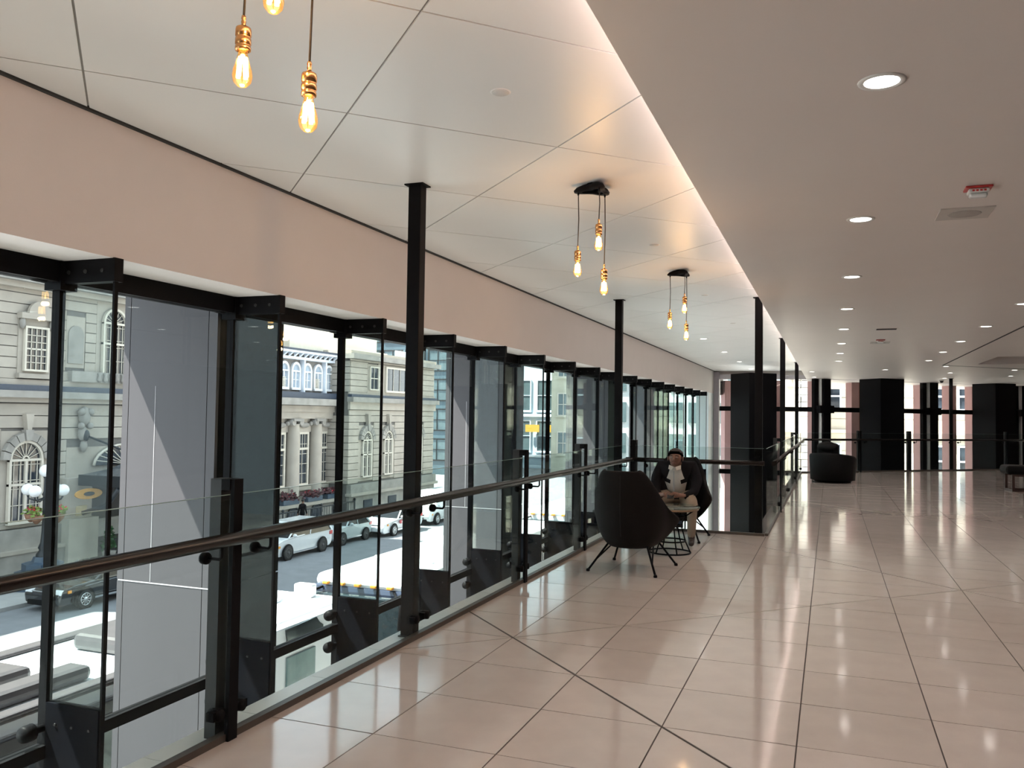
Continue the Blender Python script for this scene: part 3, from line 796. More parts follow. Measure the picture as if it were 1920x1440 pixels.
# centre: giant columns, frieze, timber loggia
hbox('wall', STONED, 36.5, 52.6, ST+.15, 2.0, -8, -.45)
hbox('frieze', STONE, 36.5, 51, 1.05, 1.5, -.45, .25); hbox('frieze', STONE, 36.5, 51, 1.5, 1.92, -.45, .35)
hbox('cornice', STONED, 36.5, 51, 1.95, 2.4, -.45, .85); hbox('flashing', SLATE, 36.5, 51, 2.4, 2.8, -1.6, .65)
for k in range(6):
    yc = 37.49 + 2.62*k
    hbox('pilaster_wall', STONE, yc-1.0, yc+1.0, .15, 1.05, -.45, -.15)
    loc(MB().ball((XH-.05, yc, .62), .3, sc=(.4, 2.0, .6)).ball((XH, yc-.6, .72), .16).ball((XH, yc+.6, .72), .16), 'swag', STONED)
    hbox('window_surround', STONE, yc-.78, yc+.78, -3.5, .2, -.45, -.3)
    o = sash_window(yc, 1.1, -3.3, -.0, XH-.3, 2, 5, frame=.16)
    for sgn in (-1, 1): MB().box((XH-.24, yc+sgn*.27-.013, -.9), (XH-.2, yc+sgn*.27+.013, -.0)).build('glazing_bar', SASH, o)
    MB().box((XH-.26, yc-.55, -1.05), (XH-.14, yc+.55, -.9)).build('transom', SASH, o)
    hbox('window_sill', STONE, yc-.95, yc+.95, -3.75, -3.5, -.45, .0)
    yk = yc + 1.31
    c = loc(MB().lathe([(.52, -4.45), (.52, -4.3), (.47, -4.2), (.46, -2), (.44, .2), (.40, .65), (.44, .7)], (XH-.05, yk, 0), 24), 'giant_column', STONE)
    MB().lathe([(.17, -.3), (.22, -.1), (.22, .25)], (XH+.1, yk-.42, .82), 14, 'X').lathe([(.17, -.3), (.22, -.1), (.22, .25)], (XH+.1, yk+.42, .82), 14, 'X').box((XH-.5, yk-.55, .88), (XH+.42, yk+.55, 1.05)).build('capital', STONED, c)
hbox('ledge', STONE, 36.5, 51, -4.62, -4.42, -.5, 1.15); hbox('base_wall', STONED, 36.5, 51, ST+.15, -4.62, -.5, .9)
for k in range(6):
    yc = 37.6 + 2.62*k
    o = loc(MB().prism([(XH+.85, y, z) for y, z in arch_pts(yc, .62, -5.2, 8)] + [(XH+.85, yc-.62, -5.6), (XH+.85, yc+.62, -5.6)], (.1, 0, 0)), 'basement_window', DARKGL)
    MB().tube([(XH+.97, y, z) for y, z in arch_pts(yc, .62, -5.2, 8)], .05, 5).build('grille_bar', IRON, o)
hbox('loggia_wall', mat('taupe loggia wall', (.20, .19, .18), .8, var=.1), 36.5, 51.2, 2.75, 5.6, -4.5, -.05)  # plain taupe wall behind the loggia windows
for k in range(12):
    yc = 36.45 + 1.28*k
    f = MB(); r = .48; zs, z0 = 4.2, 3.05; X = XH-.05
    for i in range(12):
        a0, a1 = PI*i/12, PI*(i+1)/12
        f.prism([(X, yc+q*math.cos(a), zs+q*1.15*math.sin(a)) for q, a in ((r-.1, a0), (r+.04, a0), (r+.04, a1), (r-.1, a1))], (.15, 0, 0))
    f.box((X, yc-r-.04, z0), (X+.15, yc-r+.1, zs)); f.box((X, yc+r-.1, z0), (X+.15, yc+r+.04, zs)); f.box((X, yc-r, z0-.1), (X+.18, yc+r, z0+.06)); f.box((X, yc-r, zs-.06), (X+.14, yc+r, zs+.04))
    f.box((X, yc-.04, z0), (X+.1, yc+.04, zs)); f.box((X, yc-r, 3.6), (X+.08, yc+r, 3.64))
    o = loc(f, 'loggia_window', mat('white loggia timber', (.80, .82, .84), .5, var=.03))
    MB().prism([(X, y, 4.2+(z-4.2)*1.15) for y, z in arch_pts(yc, r-.08, zs)] + [(X, yc-r+.08, z0), (X, yc+r-.08, z0)], (.03, 0, 0)).build('pane', mat('pale reflecting window', (.35, .42, .50), .1, var=.3, scale=1.5), o)
    if k % 3 == 1:
        for i in range(7): MB().box((X+.1, yc-.4, 3.1+.1*i), (X+.17, yc+.1, 3.16+.1*i)).build('louvre_slat', SASH, o)
    if k % 2 == 0: hbox('loggia_post', WPAINT, yc+.56, yc+.72, 2.75, 4.95, -.05, .3)
hbox('loggia_cornice', WPAINT, 36.5, 51.2, 4.95, 5.12, -.1, .35); hbox('loggia_cornice', WPAINT, 36.5, 51.2, 5.35, 5.5, -.1, .75); hbox('loggia_roof', SLATE, 36.5, 51.2, 5.5, 5.62, -1.6, .82)
for k in range(25): loc(MB().prism([(XH+.35, 0, 5.12), (XH+.65, 0, 5.34), (XH+.35, 0, 5.34)], (0, .2, 0)), 'dentil', WPAINT).location = (0, 36.7+.58*k, 0)
hbox('upper_storey', ROOFC, 36.5, 60, 5.6, 8.3, -12, -1.6); hbox('upper_storey', ROOFC, 46.8, 60, 5.62, 6.3, -1.6, -.6)
# right pavilion
XP = -31.5
hbox('wall', JOINT, 50.95, 64.2, ST+.15, 5.6, -8, 0, XP)
gp = [(53.3, 54.8, 2.95, 5.0), (55.6, 59.3, 2.9, 5.0), (52.2, 54.3, -3.4, .6), (55.3, 57.5, -3.4, .6), (60.2, 62.4, -3.4, .6)]
courses(50.9, 64.25, 2.95, 5.3, .44, XP, STONE, .07, gp); courses(50.9, 64.25, -3.5, 1.7, .48, XP, STONE, .08, gp)
for z0, h in ((2.95, .44), (-3.5, .48)):
    for k in range(5 if z0 > 0 else 10): hb0 = MB().box((XP-2.0, 50.86, z0+h*k+.02), (XP+.07, 50.95, z0+h*(k+1)-.02)); loc(hb0, 'quoin', STONE)
hbox('string_course', STONED, 50.7, 64.5, 2.25, 2.6, 0, .5, XP); hbox('flashing', SLATE, 50.8, 64.4, 2.6, 2.8, 0, .3, XP); hbox('string_course', STONE, 50.8, 64.4, 1.72, 2.25, 0, .2, XP); hbox('string_course', STONE, 50.8, 64.3, 2.8, 2.95, 0, .12, XP)
hbox('cornice', STONED, 50.6, 64.6, 5.3, 5.65, -.5, .55, XP); hbox('cornice', STONE, 50.8, 64.4, 5.65, 5.9, -3, .2, XP)
hbox('balustrade', WPAINT, 58, 62, 5.9, 6.4, -.3, -.2, XP)
hbox('window_surround', STONE, 53.25, 54.85, 2.95, 5.05, 0, .09, XP); hbox('window_surround', STONE, 55.5, 59.4, 2.95, 5.1, 0, .1, XP)
sash_window(54.05, 1.1, 3.25, 4.8, XP+.11, 2, 2); sash_window(57.45, 3.1, 3.2, 4.85, XP+.12, 3, 1, frame=.14)
for yc in (53.25, 56.35, 61.3): arch_window(yc, 1.25, -3.1, -.45, XP+.08, .42)
hbox('plinth', STONED, 50.85, 64.3, -4.3, -3.55, 0, .35, XP); hbox('plinth', STONED, 50.85, 64.3, ST+.15, -4.3, 0, .2, XP); hbox('plinth_moulding', STONE, 50.7, 64.4, -4.35, -4.15, 0, .5, XP)
for yc in (53.4, 57.0, 61): hbox('basement_window', DARKGL, yc-.6, yc+.6, -5.4, -4.75, .1, .28, XP)

hbox('tower_storeys', STONE, 19.5, 36.0, 8.0, 27.0, -13, -1)
# planters with red flowers on the ledge, fence, lamp standard
def leaves(mb, c, r, n, size, rng):
    for _ in range(n):
        v = Vector((rng.gauss(0, 1), rng.gauss(0, 1), rng.gauss(0, 1))); v = v.normalized()*r*rng.random()**.4
        p = Vector(c) + Vector((v.x*r.x if isinstance(r, Vector) else v.x, v.y, abs(v.z)))
        a = Vector((rng.uniform(-1, 1), rng.uniform(-1, 1), rng.uniform(-.4, 1))).normalized(); b = a.orthogonal().normalized()
        s = size*rng.uniform(.6, 1.2)
        mb.add([p, p + a*s*.5 + b*s*.35, p + a*s, p + a*s*.5 - b*s*.35], [(0, 1, 2, 3)])
LEAFD = mat('dark red green leaves', (.10, .045, .05), .6, var=.4, scale=6); FLOW = mat('red flowers', (.55, .04, .06), .5, var=.3, scale=8); LEAFG = mat('yellow green leaves', (.16, .24, .05), .6, var=.4, scale=6)
rng = random.Random(3)
for k, px in enumerate((541, 586, 622)):
    p = on_x(px, 941, XH+.75); y = p.y
    r = empty('window_box', (XH+.75, y, -4.42), 0, ('long dark planter with reddish plants, first on the hotel ledge', 'middle dark planter with reddish plants on the hotel ledge', 'dark planter with reddish plants at the end of the ledge by the mullion')[k], 'planter', 'planters on the hotel ledge')
    MB().box((-.25, -.85, 0), (.25, .85, .32)).build('box', BLUEIRON, r, bevel=.03)
    a, b = MB(), MB(); 
    for i in range(5): leaves(a, (0, -.7+.3*i, .3), .42, 26, .28, rng); leaves(b, (0, -.7+.3*i, .45), .3, 6, .12, rng)
    a.build('leaves', LEAFD, r); b.build('flowers', FLOW, r)
fn = empty('iron_fence', (-31.2, 40, ST+.15), 0, 'dark iron railing along the pavement in front of the hotel columns', 'fence')
MB().tube([(0, -3, .95), (0, 11.5, .95)], .045, 6).build('top_rail', IRON, fn); MB().tube([(0, -3, .2), (0, 11.5, .2)], .03, 6).build('bottom_rail', IRON, fn)
for i in range(8): MB().tube([(0, -3+2.07*i, 0), (0, -3+2.07*i, 1.0)], .05, 6).ball((0, -3+2.07*i, 1.08), .09).build('fence_post', IRON, fn)
for i in range(48): MB().tube([(0, -2.8+.3*i, .2), (0, -2.8+.3*i, .95)], .014, 4).build('baluster', IRON, fn)
lp = on_x(81, 1035, -29.6)
lamp = empty('lamp_standard', (-29.6, lp.y, ST+.15), 0, 'black lamp standard with white globes and flower baskets before the hotel', 'street lamp')
MB().lathe([(1.25, 0), (1.25, .3), (1.0, .32), (1.0, .62), (.75, .64), (.75, .95), (.42, 1.0), (.34, 1.2)], (0, 0, 0), 8, smooth=False).build('plinth', BLUEIRON, lamp)
MB().lathe([(.3, 1.0), (.26, 1.3), (.15, 1.45), (.2, 1.55), (.12, 1.75), (.085, 2.2), (.075, 3.6), (.12, 3.68), (.06, 3.8), (.05, 4.3), (.1, 4.4)], (0, 0, 0), 14).build('pole', IRON, lamp)
for i in range(4):
    w = math.radians(20 + 90*i); x, y = math.cos(w), math.sin(w)
    MB().tube([(0, 0, 3.55), (x*.35, y*.35, 3.42), (x*.65, y*.65, 3.5), (x*.72, y*.72, 3.62)], .035, 6).build('arm', IRON, lamp)
    MB().ball((x*.72, y*.72, 3.86), .235, 16, 12).build('globe', GLOBE, lamp)
    bk = MB().lathe([(.05, -.3), (.2, -.15), (.26, .02)], (x*.55, y*.55, 2.85), 10).build('flower_basket', mat('basket', (.25, .13, .08), .8, var=.2), lamp)
    a, b = MB(), MB(); leaves(a, (x*.55, y*.55, 2.88), .3, 30, .2, rng); leaves(b, (x*.55, y*.55, 3.0), .26, 14, .13, rng); a.build('leaves', LEAFG, bk); b.build('flowers', FLOW, bk)
MB().ball((0, 0, 4.62), .25, 16, 12).build('globe', GLOBE, lamp)
tp = empty('topiary', (-31.4, 30.2, ST+.15), 0, 'small cone topiary in a tub beside the hotel doorway', 'plant')
MB().lathe([(.22, 0), (.3, .5), (.32, .55)], (0, 0, 0), 14).build('tub', STONED, tp)
a = MB()
for i in range(9): leaves(a, (0, 0, .6+.12*i), .38-.035*i, 34, .16, rng)
a.build('foliage', mat('dark green leaves', (.03, .09, .03), .6, var=.4, scale=8), tp)

# ---------------------------------------------------------------- buildings further down the street
def block(name, label, x0, x1, yf, z1, wall, bays, floors, zbase, fw, fh, win_m, cat='building', depth=12, frame_m=None, sill=True, band=None):
    """far building whose front faces back along the street"""
    r = empty(name, ((x0+x1)/2, yf, ST), 0, label, cat); inv = r.matrix_basis.inverted()
    def put(mb, nm, m, par=None):
        o = mb.build(nm, m, par or r)
        if par is None: o.matrix_parent_inverse = inv
        return o
    put(MB().box((x0, yf, ST), (x1, yf+depth, z1)), 'wall', wall)
    put(MB().box((x0-.3, yf-.5, z1-.5), (x1+.3, yf, z1)), 'cornice', wall)
    for f in floors:
        if band: put(MB().box((x0, yf-.25, f-.9), (x1, yf, f-.5)), 'band', band)
        for xc in bays:
            fr = MB()
            for a, b, c, d in ((xc-fw/2-.15, xc+fw/2+.15, f-.15, f), (xc-fw/2-.15, xc+fw/2+.15, f+fh, f+fh+.15), (xc-fw/2-.15, xc-fw/2, f, f+fh), (xc+fw/2, xc+fw/2+.15, f, f+fh), (xc-.04, xc+.04, f, f+fh), (xc-fw/2, xc+fw/2, f+fh*.5-.04, f+fh*.5+.04)):
                fr.box((a, yf-.12, c), (b, yf+.02, d))
            o = put(fr, 'window', frame_m or SASH)
            MB().box((xc-fw/2, yf-.05, f), (xc+fw/2, yf+.03, f+fh)).build('pane', win_m, o)
            if sill: put(MB().box((xc-fw/2-.25, yf-.3, f-.3), (xc+fw/2+.25, yf, f-.15)), 'sill', wall)
    return r, put
WINB = mat('grey green window', (.10, .14, .15), .1, var=.3, scale=.6, spec=.7)
bl, put = block('painted_building', 'pale blue painted building with tall windows at the end of the street', -52, -33.4, 110, 12.3, mat('pale blue paint', (.60, .72, .80), .6, var=.05), [-49.3, -44.9, -40.4, -36.4], [-3.4, 2.2], ST, 2.9, 4.1, WINB, frame_m=WPAINT, band=WPAINT)
for x in (-42.9, -38.4, -34.9): put(MB().box((x-1, 109.4, -2.0 + 1.2), (x+1, 109.6, .2)), 'amber_sign', mat('amber sign', (.75, .42, .05), .5, var=.1))
block('glass_tower', 'dark blue green glass office block behind the hotel', -62, -38.5, 92, 30, mat('blue green curtain glass', (.07, .11, .13), .12, var=.25, scale=.4, spec=.8), [-60+3.1*i for i in range(7)], [-4 + 3.6*i for i in range(8)], ST, 2.4, 2.4, WINB, depth=10, frame_m=GREYSTEEL, sill=False)
block('stone_building', 'yellowish stone building far beyond the fourth clad pier', -32.6, -12.5, 100, 16, mat('yellow grey stone', (.52, .50, .40), .8, var=.12, scale=.8), [-31+2.6*i for i in range(7)], [-3.2, 1.6, 6.4], ST, 1.3, 2.6, WINB)

# ================================================================== FURNITURE
def lounge_chair(loc, rz, label):
    r = empty('lounge_chair', loc, rz, label, 'armchair', 'dark lounge chairs round the glass table')
    LV = [(.235, .17, -.25, .17, .06, .0), (.27, .24, -.31, .24, .13, .01), (.36, .295, -.355, .29, .20, .05), (.46, .325, -.385, .31, .24, .09), (.555, .335, -.41, .31, .22, .105), (.63, .325, -.42, .28, .10, .05), (.74, .295, -.43, .21, .02, .0), (.86, .245, -.44, .12, .0, .0), (.945, .205, -.45, .07, .0, .0), (.972, .15, -.452, .04, .0, .0)]
    S = [i/12*2 - 1 for i in range(13)]
    vs, fs = [], []
    for z, w, yb, d, f, fl in LV:
        for s in S:
            a = abs(s); sg = 1 if s >= 0 else -1
            if a <= .65: p = a/.65*PI/2; x, y = w*math.sin(p), yb + d*(1-math.cos(p))
            else: t = (a-.65)/.35; x, y = w + fl*t*t, yb + d + f*t
            vs.append((sg*x, y, z - (.05*max(0, a-.65)/.35 if .5 < z < .66 else 0)))
    n = len(S)
    for i in range(len(LV)-1):
        for k in range(n-1): fs.append((i*n+k, i*n+k+1, (i+1)*n+k+1, (i+1)*n+k))
    sh = MB().add(vs, fs, True).build('shell', CHAIRCLOTH, r)
    so_ = sh.modifiers.new('thick', 'SOLIDIFY'); so_.thickness = .045; so_.offset = 0
    sb = sh.modifiers.new('smooth', 'SUBSURF'); sb.levels = 1; sb.render_levels = 2
    b = MB().lathe([(.0, .222), (.16, .225), (.21, .25), (.22, .30), (.0, .32)], (0, .0, 0), 28).build('seat_base', CHAIRCLOTH, r)
    c = MB().box((-.25, -.22, .32), (.25, .30, .42)).build('seat_cushion', CHAIRCLOTH, r, bevel=.04)
    MB().tube([(-.004, -.415, .36), (0, -.462, .52), (0, -.468, .75), (0, -.470, .93)], .004, 6).build('back_seam', mat('black seam', (.006, .005, .005), .8, var=.1), r)
    feet = [(-.345, -.345), (-.30, .37), (.315, -.37), (.345, .345)]
    for fx, fy in feet:
        sx, sy = (1 if fx > 0 else -1), (1 if fy > 0 else -1)
        l = MB().tube([(sx*.19, sy*.20, .26), (fx, fy, .012)], .0105, 8).build('leg', BLACKSTEEL, r)
        MB().lathe([(.016, 0), (.019, .01), (.014, .026)], (fx, fy, 0), 10).build('foot', BLACKSTEEL, l)
    for sx in (-1, 1):
        a, bb = (feet[0], feet[1]) if sx < 0 else (feet[2], feet[3])
        MB().tube([(a[0]*.86, a[1]*.86, .095), (sx*.19, .05, .25)], .008, 6).build('brace', BLACKSTEEL, r)
    return r
chair_a = lounge_chair((-1.80, 8.15, 0), math.radians(-3), 'dark brown lounge chair with its back to the camera')
chair_b = lounge_chair((-1.755, 10.44, 0), math.radians(182), 'dark brown lounge chair with the man sitting in it')

tb = empty('side_table', (-1.64, 9.26, 0), 0, 'small round glass side table on a black wire base between the lounge chairs', 'table')
TG = glass('table glass', (.80, .87, .84), .05, .7, body=.12, bodycol=(.25, .27, .26))
MB().lathe([(.0, .495), (.315, .495), (.322, .50), (.322, .506), (.315, .511), (.0, .511)], (0, 0, 0), 40).build('glass_top', TG, tb)
MB().lathe([(.29, .47), (.31, .475), (.31, .494), (.29, .494)], (0, 0, 0), 40).build('rim', mat('bronze rim', (.30, .20, .13), .3, metal=.6, var=.1), tb)
for z, R_ in ((.011, .225), (.135, .17), (.30, .125), (.40, .16)): MB().torus((0, 0, z), R_, .0085, 36, 8).build('ring', BLACKSTEEL, tb)
for i in range(6):
    w = 2*PI*i/6; c, s = math.cos(w), math.sin(w)
    MB().tube([(.225*c, .225*s, .012), (.17*c, .17*s, .135), (.125*c, .125*s, .30), (.16*c, .16*s, .40), (.27*c, .27*s, .478)], .0075, 8).build('wire', BLACKSTEEL, tb)
nb = empty('tablet', (-1.79, 9.22, .511), .2, 'flat black case lying on the glass side table', 'tablet')
MB().box((-.10, -.07, 0), (.10, .07, .035)).build('case', mat('black case', (.012, .012, .013), .4, var=.1), nb, bevel=.006)
MB().box((-.085, -.055, .035), (.085, .055, .037)).build('screen', mat('dark screen', (.02, .02, .025), .08, var=.1), nb)

# --- club chair, bench
cc = empty('club_chair', (.06, 21.35, 0), math.radians(-25), 'rounded black leather club chair by the far railing', 'armchair')
def barrel(r0, r1, z0, z1, a0, a1, nm, m, top=None, n=22):
    vs, fs = [], []
    for i in range(n+1):
        a = math.radians(a0 + (a1-a0)*i/n); zt = z1 if top is None else z1 - top*(abs(i/n-.5)*2)**2
        for rr, z in ((r0, z0), (r1, z0), (r1*1.05, zt-.04), (r1*1.02, zt), (r0*1.02, zt), (r0, zt-.04)): vs.append((rr*math.cos(a), rr*math.sin(a), z))
    for i in range(n):
        for k in range(6): k2 = (k+1) % 6; fs.append((i*6+k, i*6+k2, (i+1)*6+k2, (i+1)*6+k))
    fs += [tuple(range(5, -1, -1)), tuple(n*6+k for k in range(6))]
    return MB().add(vs, fs, True).build(nm, m, cc)
barrel(.33, .50, .06, .70, 150, 400, 'tub_back', CLUBCLOTH, .16)
MB().lathe([(.40, .0), (.42, .03), (.42, .06)], (0, 0, 0), 28).build('plinth', BLACKSTEEL, cc)
MB().lathe([(.0, .06), (.36, .06), (.37, .40), (.33, .46), (.0, .47)], (0, 0, 0), 28).build('seat', CLUBCLOTH, cc)
MB().box((-.26, -.34, .44), (.26, -.17, .93)).build('back_cushion', CLUBCLOTH, cc, bevel=.08)
MB().ball((.02, -.30, .84), .2, sc=(1.3, .55, .6)).build('head_cushion', CLUBCLOTH, cc)
bn = empty('bench', (4.25, 20.9, 0), math.radians(4), 'black cushioned bench on a brown frame at the picture edge', 'bench')
BRN = mat('dark brown frame', (.045, .022, .018), .4, var=.15)
MB().box((-.75, -.32, .36), (.75, .32, .55)).build('cushion', CLUBCLOTH, bn, bevel=.07)
for sx in (-.62, .62):
    for sy in (-.28, .28): MB().box((sx-.025, sy-.025, 0), (sx+.025, sy+.025, .36)).build('leg', BRN, bn)
    MB().box((sx-.02, -.28, .0), (sx+.02, .28, .035)).build('foot_rail', BRN, bn)
for sy in (-.28, .28): MB().box((-.62, sy-.02, .0), (.62, sy+.02, .035)).build('foot_rail', BRN, bn); MB().box((-.62, sy-.02, .32), (.62, sy+.02, .36)).build('seat_rail', BRN, bn)

# ================================================================== PEOPLE
SKIN_M = mat('skin', (.22, .115, .08), .5, var=.06, scale=20); JACKET = mat('dark jacket', (.007, .007, .009), .9, spec=.15, var=.2, scale=20, bump=.2, bscale=90)
SHIRT = mat('white shirt', (.50, .475, .43), .75, var=.05, scale=20, bump=.15, bscale=40); TROUS = mat('beige trousers', (.25, .195, .14), .8, var=.08, scale=14, bump=.2, bscale=50)
SHOE = mat('dark shoe leather', (.03, .02, .018), .3, var=.1); HAIR = mat('dark hair', (.025, .018, .015), .7, var=.2, scale=60)
def skinned(name, chains, parent, mats, root_idx=0, subdiv=2, shirt=None):
    """chains: list of (region, [(x, y, z, r)...]); points that coincide are joined; the surface is one mesh coloured by region"""
    vs, rad, es, seg = [], [], [], []
    def vid(p):
        for i, q in enumerate(vs):
            if (Vector(q) - Vector(p[:3])).length < 1e-4: return i
        vs.append(tuple(p[:3])); rad.append(p[3]); return len(vs)-1
    for reg, pts in chains:
        ids = [vid(p) for p in pts]
        for a, b in zip(ids[:-1], ids[1:]): es.append((a, b)); seg.append((reg, Vector(vs[a]), Vector(vs[b]), (rad[a]+rad[b])/2))
    me = bpy.data.meshes.new(name + '_skeleton'); me.from_pydata(vs, es, [])
    tmp = bpy.data.objects.new(name + '_tmp', me); COL.objects.link(tmp)
    tmp.modifiers.new('skin', 'SKIN').use_smooth_shade = True
    sd = tmp.modifiers.new('sub', 'SUBSURF'); sd.levels = subdiv; sd.render_levels = subdiv
    for i, d in enumerate(me.skin_vertices[0].data):
        d.radius = (rad[i], rad[i]); d.use_root = (i == root_idx)
    bpy.context.view_layer.update()
    ev = tmp.evaluated_get(bpy.context.evaluated_depsgraph_get())
    out = bpy.data.meshes.new_from_object(ev); out.name = name
    bpy.data.objects.remove(tmp)
    order = list(mats)
    for k in order: out.materials.append(mats[k])
    for p in out.polygons:
        c = p.center; best = None; bd = 1e9
        for reg, a, b, rr in seg:
            ab = b - a; t = max(0, min(1, (c - a).dot(ab)/max(1e-9, ab.length_squared)))
            d = (c - a - ab*t).length - rr*.9
            if d < bd: bd, best = d, reg
        if shirt and shirt(best, c, p.normal): best = 'shirt'
        p.material_index = order.index(best); p.use_smooth = True
    o = bpy.data.objects.new(name, out); COL.objects.link(o); o.parent = parent
    return o
man = empty('person', (-1.735, 10.30, 0), 0, 'seated man in dark jacket, white shirt and beige trousers looking down at a phone', 'person')
def hand(sx, wrist, tip, curl):
    """five finger chains from a wrist; fingers close on the phone"""
    w, t = Vector(wrist), Vector(tip); d = (t - w).normalized(); side = Vector((sx, 0, 0)); palm = w + d*.055
    ch = [('skin', [(*w, .026), (*(palm), .028), (*(w + d*.085), .024)])]
    base = w + d*.085
    for i, L in enumerate((.058, .068, .064, .05)):
        o = Vector((0, 0, 1))*(.030 - .019*i) if curl else side*(-.03 + .02*i)
        a = base + o*.8; b = a + d*L*.5 + Vector((-sx*.006, 0, 0)); c = b + d*L*.2 + Vector((-sx*.03, 0, -.008))
        ch.append(('skin', [(*(w + d*.085), .024), (*a, .0095), (*b, .009), (*c, .0075)]))
    th = palm + Vector((-sx*.02, -.005, .03)); ch.append(('skin', [(*palm, .028), (*th, .011), (*(th + d*.035 + Vector((-sx*.015, 0, .005))), .009)]))
    return ch
ch = [('trousers', [(0, .10, .50, .15), (0, .06, .58, .15)]), ('jacket', [(0, .06, .58, .15), (0, .0, .72, .165), (0, -.06, .85, .155)]), ('skin', [(0, -.06, .85, .155), (0, -.11, .915, .058), (0, -.15, .955, .072), (0, -.175, 1.0, .088), (0, -.165, 1.045, .066)])]
for sx in (-1, 1):
    ch.append(('jacket', [(0, -.06, .85, .155), (sx*.185, -.03, .885, .085), (sx*.25, -.08, .72, .070), (sx*.225, -.20, .585, .056), (sx*.155, -.345, .565, .042)]))
    ch.append(('skin', [(sx*.155, -.345, .565, .042), (sx*.125, -.385, .565, .026)]))
    ch += hand(sx, (sx*.125, -.385, .565), (sx*.05, -.43, .57), True)
for sx, kx, ky, ax, ay in ((1, .245, -.43, .235, -.42), (-1, -.20, -.45, -.21, -.48)):
    ch.append(('trousers', [(0, .10, .50, .15), (sx*.10, .04, .50, .105), (sx*.17, -.20, .515, .088), (kx, ky, .49, .070), (ax*.5+kx*.5, ay-.005, .30, .060), (ax, ay, .13, .052)]))
    ch.append(('shoe', [(ax, ay, .13, .052), (ax, ay, .062, .040), (ax + sx*.01, ay-.07, .045, .040), (ax + sx*.02, ay-.15, .034, .030)]))
body = skinned('body', ch, man, {'jacket': JACKET, 'trousers': TROUS, 'skin': SKIN_M, 'shoe': SHOE, 'shirt': SHIRT}, 0, 2,
               lambda reg, c, n: reg == 'jacket' and n.y < -.15 and abs(c.x) < .105 - .045*max(0, (c.z-.62)/.25) and c.z > .53)
hv = MB()
hv.ball((0, -.150, 1.012), .104, 18, 14, (.93, 1.0, .95))
hair = hv.build('hair', HAIR, man); hair.rotation_euler = (0, 0, 0)
bm = bmesh.new(); bm.from_mesh(hair.data)
bmesh.ops.delete(bm, geom=[v for v in bm.verts if v.co.y < -.16 - (v.co.z-1.0)*1.2 and v.co.z < 1.10 or v.co.z < .955], context='VERTS'); bm.to_mesh(hair.data); bm.free()
MB().ball((-.088, -.155, .985), .022, 10, 8, (.4, .8, 1.3)).build('ear', SKIN_M, man); MB().ball((.088, -.155, .985), .022, 10, 8, (.4, .8, 1.3)).build('ear', SKIN_M, man)
MB().tube([(0, -.255, 1.0), (0, -.285, .972), (0, -.262, .962)], [.010, .016, .010], 8).build('nose', SKIN_M, man)
for sx in (-1, 1):
    MB().ball((sx*.032, -.248, 1.0), .013, 10, 8, (1.2, .6, .6)).build('eye', mat('eye', (.25, .22, .2), .2, var=.05), man)
    MB().tube([(sx*.015, -.262, 1.021), (sx*.035, -.260, 1.026), (sx*.055, -.248, 1.018)], .0055, 6).build('eyebrow', HAIR, man)
MB().tube([(-.024, -.252, .935), (0, -.262, .937), (.024, -.252, .935)], .006, 6).build('mouth', mat('lips', (.25, .10, .08), .5, var=.05), man)
for sx in (-1, 1): MB().prism([(sx*.012, -.205, .885), (sx*.07, -.175, .905), (sx*.075, -.20, .86), (sx*.03, -.228, .845)], (0, -.008, .004)).build('collar', SHIRT, man)
MB().box((-.006, -.262, .60), (.006, -.255, .84)).build('placket', mat('grey placket', (.30, .32, .34), .6, var=.05), man)
ph = empty('phone', (-1.735, 9.855, .57), 0, 'black phone held in the hands of the seated man', 'phone')
a = MB().box((-.038, -.005, -.055), (.038, .005, .055)).build('case', mat('phone case', (.01, .01, .011), .3, var=.05), ph, bevel=.004); a.rotation_euler = (math.radians(-52), 0, 0)
b = MB().box((-.034, .0051, -.05), (.034, .0056, .05)).build('screen', mat('phone screen', (.03, .03, .035), .06, var=.05), ph); b.rotation_euler = (math.radians(-52), 0, 0)

# pedestrian on the far pavement
pw = on_z(565, 1000, ST+.15)
pp = on_x(566, 1000, -30.4)
wk = empty('person', (-30.4, pp.y, ST+.15), math.radians(0), 'pedestrian in a dark coat walking on the pavement before the hotel', 'person')
ch = [('trousers', [(0, 0, .92, .13), (0, 0, 1.05, .13)]), ('jacket', [(0, 0, 1.05, .13), (0, .01, 1.25, .15), (0, .02, 1.42, .13)]), ('skin', [(0, .02, 1.42, .13), (0, .03, 1.52, .055), (0, .05, 1.60, .08), (0, .05, 1.68, .09), (0, .04, 1.74, .06)])]
for sx in (-1, 1):
    ch.append(('jacket', [(0, .02, 1.42, .13), (sx*.19, .02, 1.40, .075), (sx*.25, -.02*sx, 1.15, .06), (sx*.24, .12*sx, .92, .045)]))
    ch.append(('skin', [(sx*.24, .12*sx, .92, .045), (sx*.24, .15*sx, .83, .035), (sx*.24, .16*sx, .76, .02)]))
    ch.append(('trousers', [(0, 0, .92, .13), (sx*.1, 0, .85, .09), (sx*.1, -.15*sx, .48, .065), (sx*.1, -.30*sx, .12, .045)]))
    ch.append(('shoe', [(sx*.1, -.30*sx, .12, .045), (sx*.1, -.28*sx, .04, .04), (sx*.1, -.14*sx, .035, .032)]))
skinned('body', ch, wk, {'jacket': JACKET, 'trousers': JACKET, 'skin': SKIN_M, 'shoe': SHOE}, 0, 1)
MB().ball((0, .035, 1.70), .105, 12, 10, (.95, 1.0, .85)).build('hair', HAIR, wk)

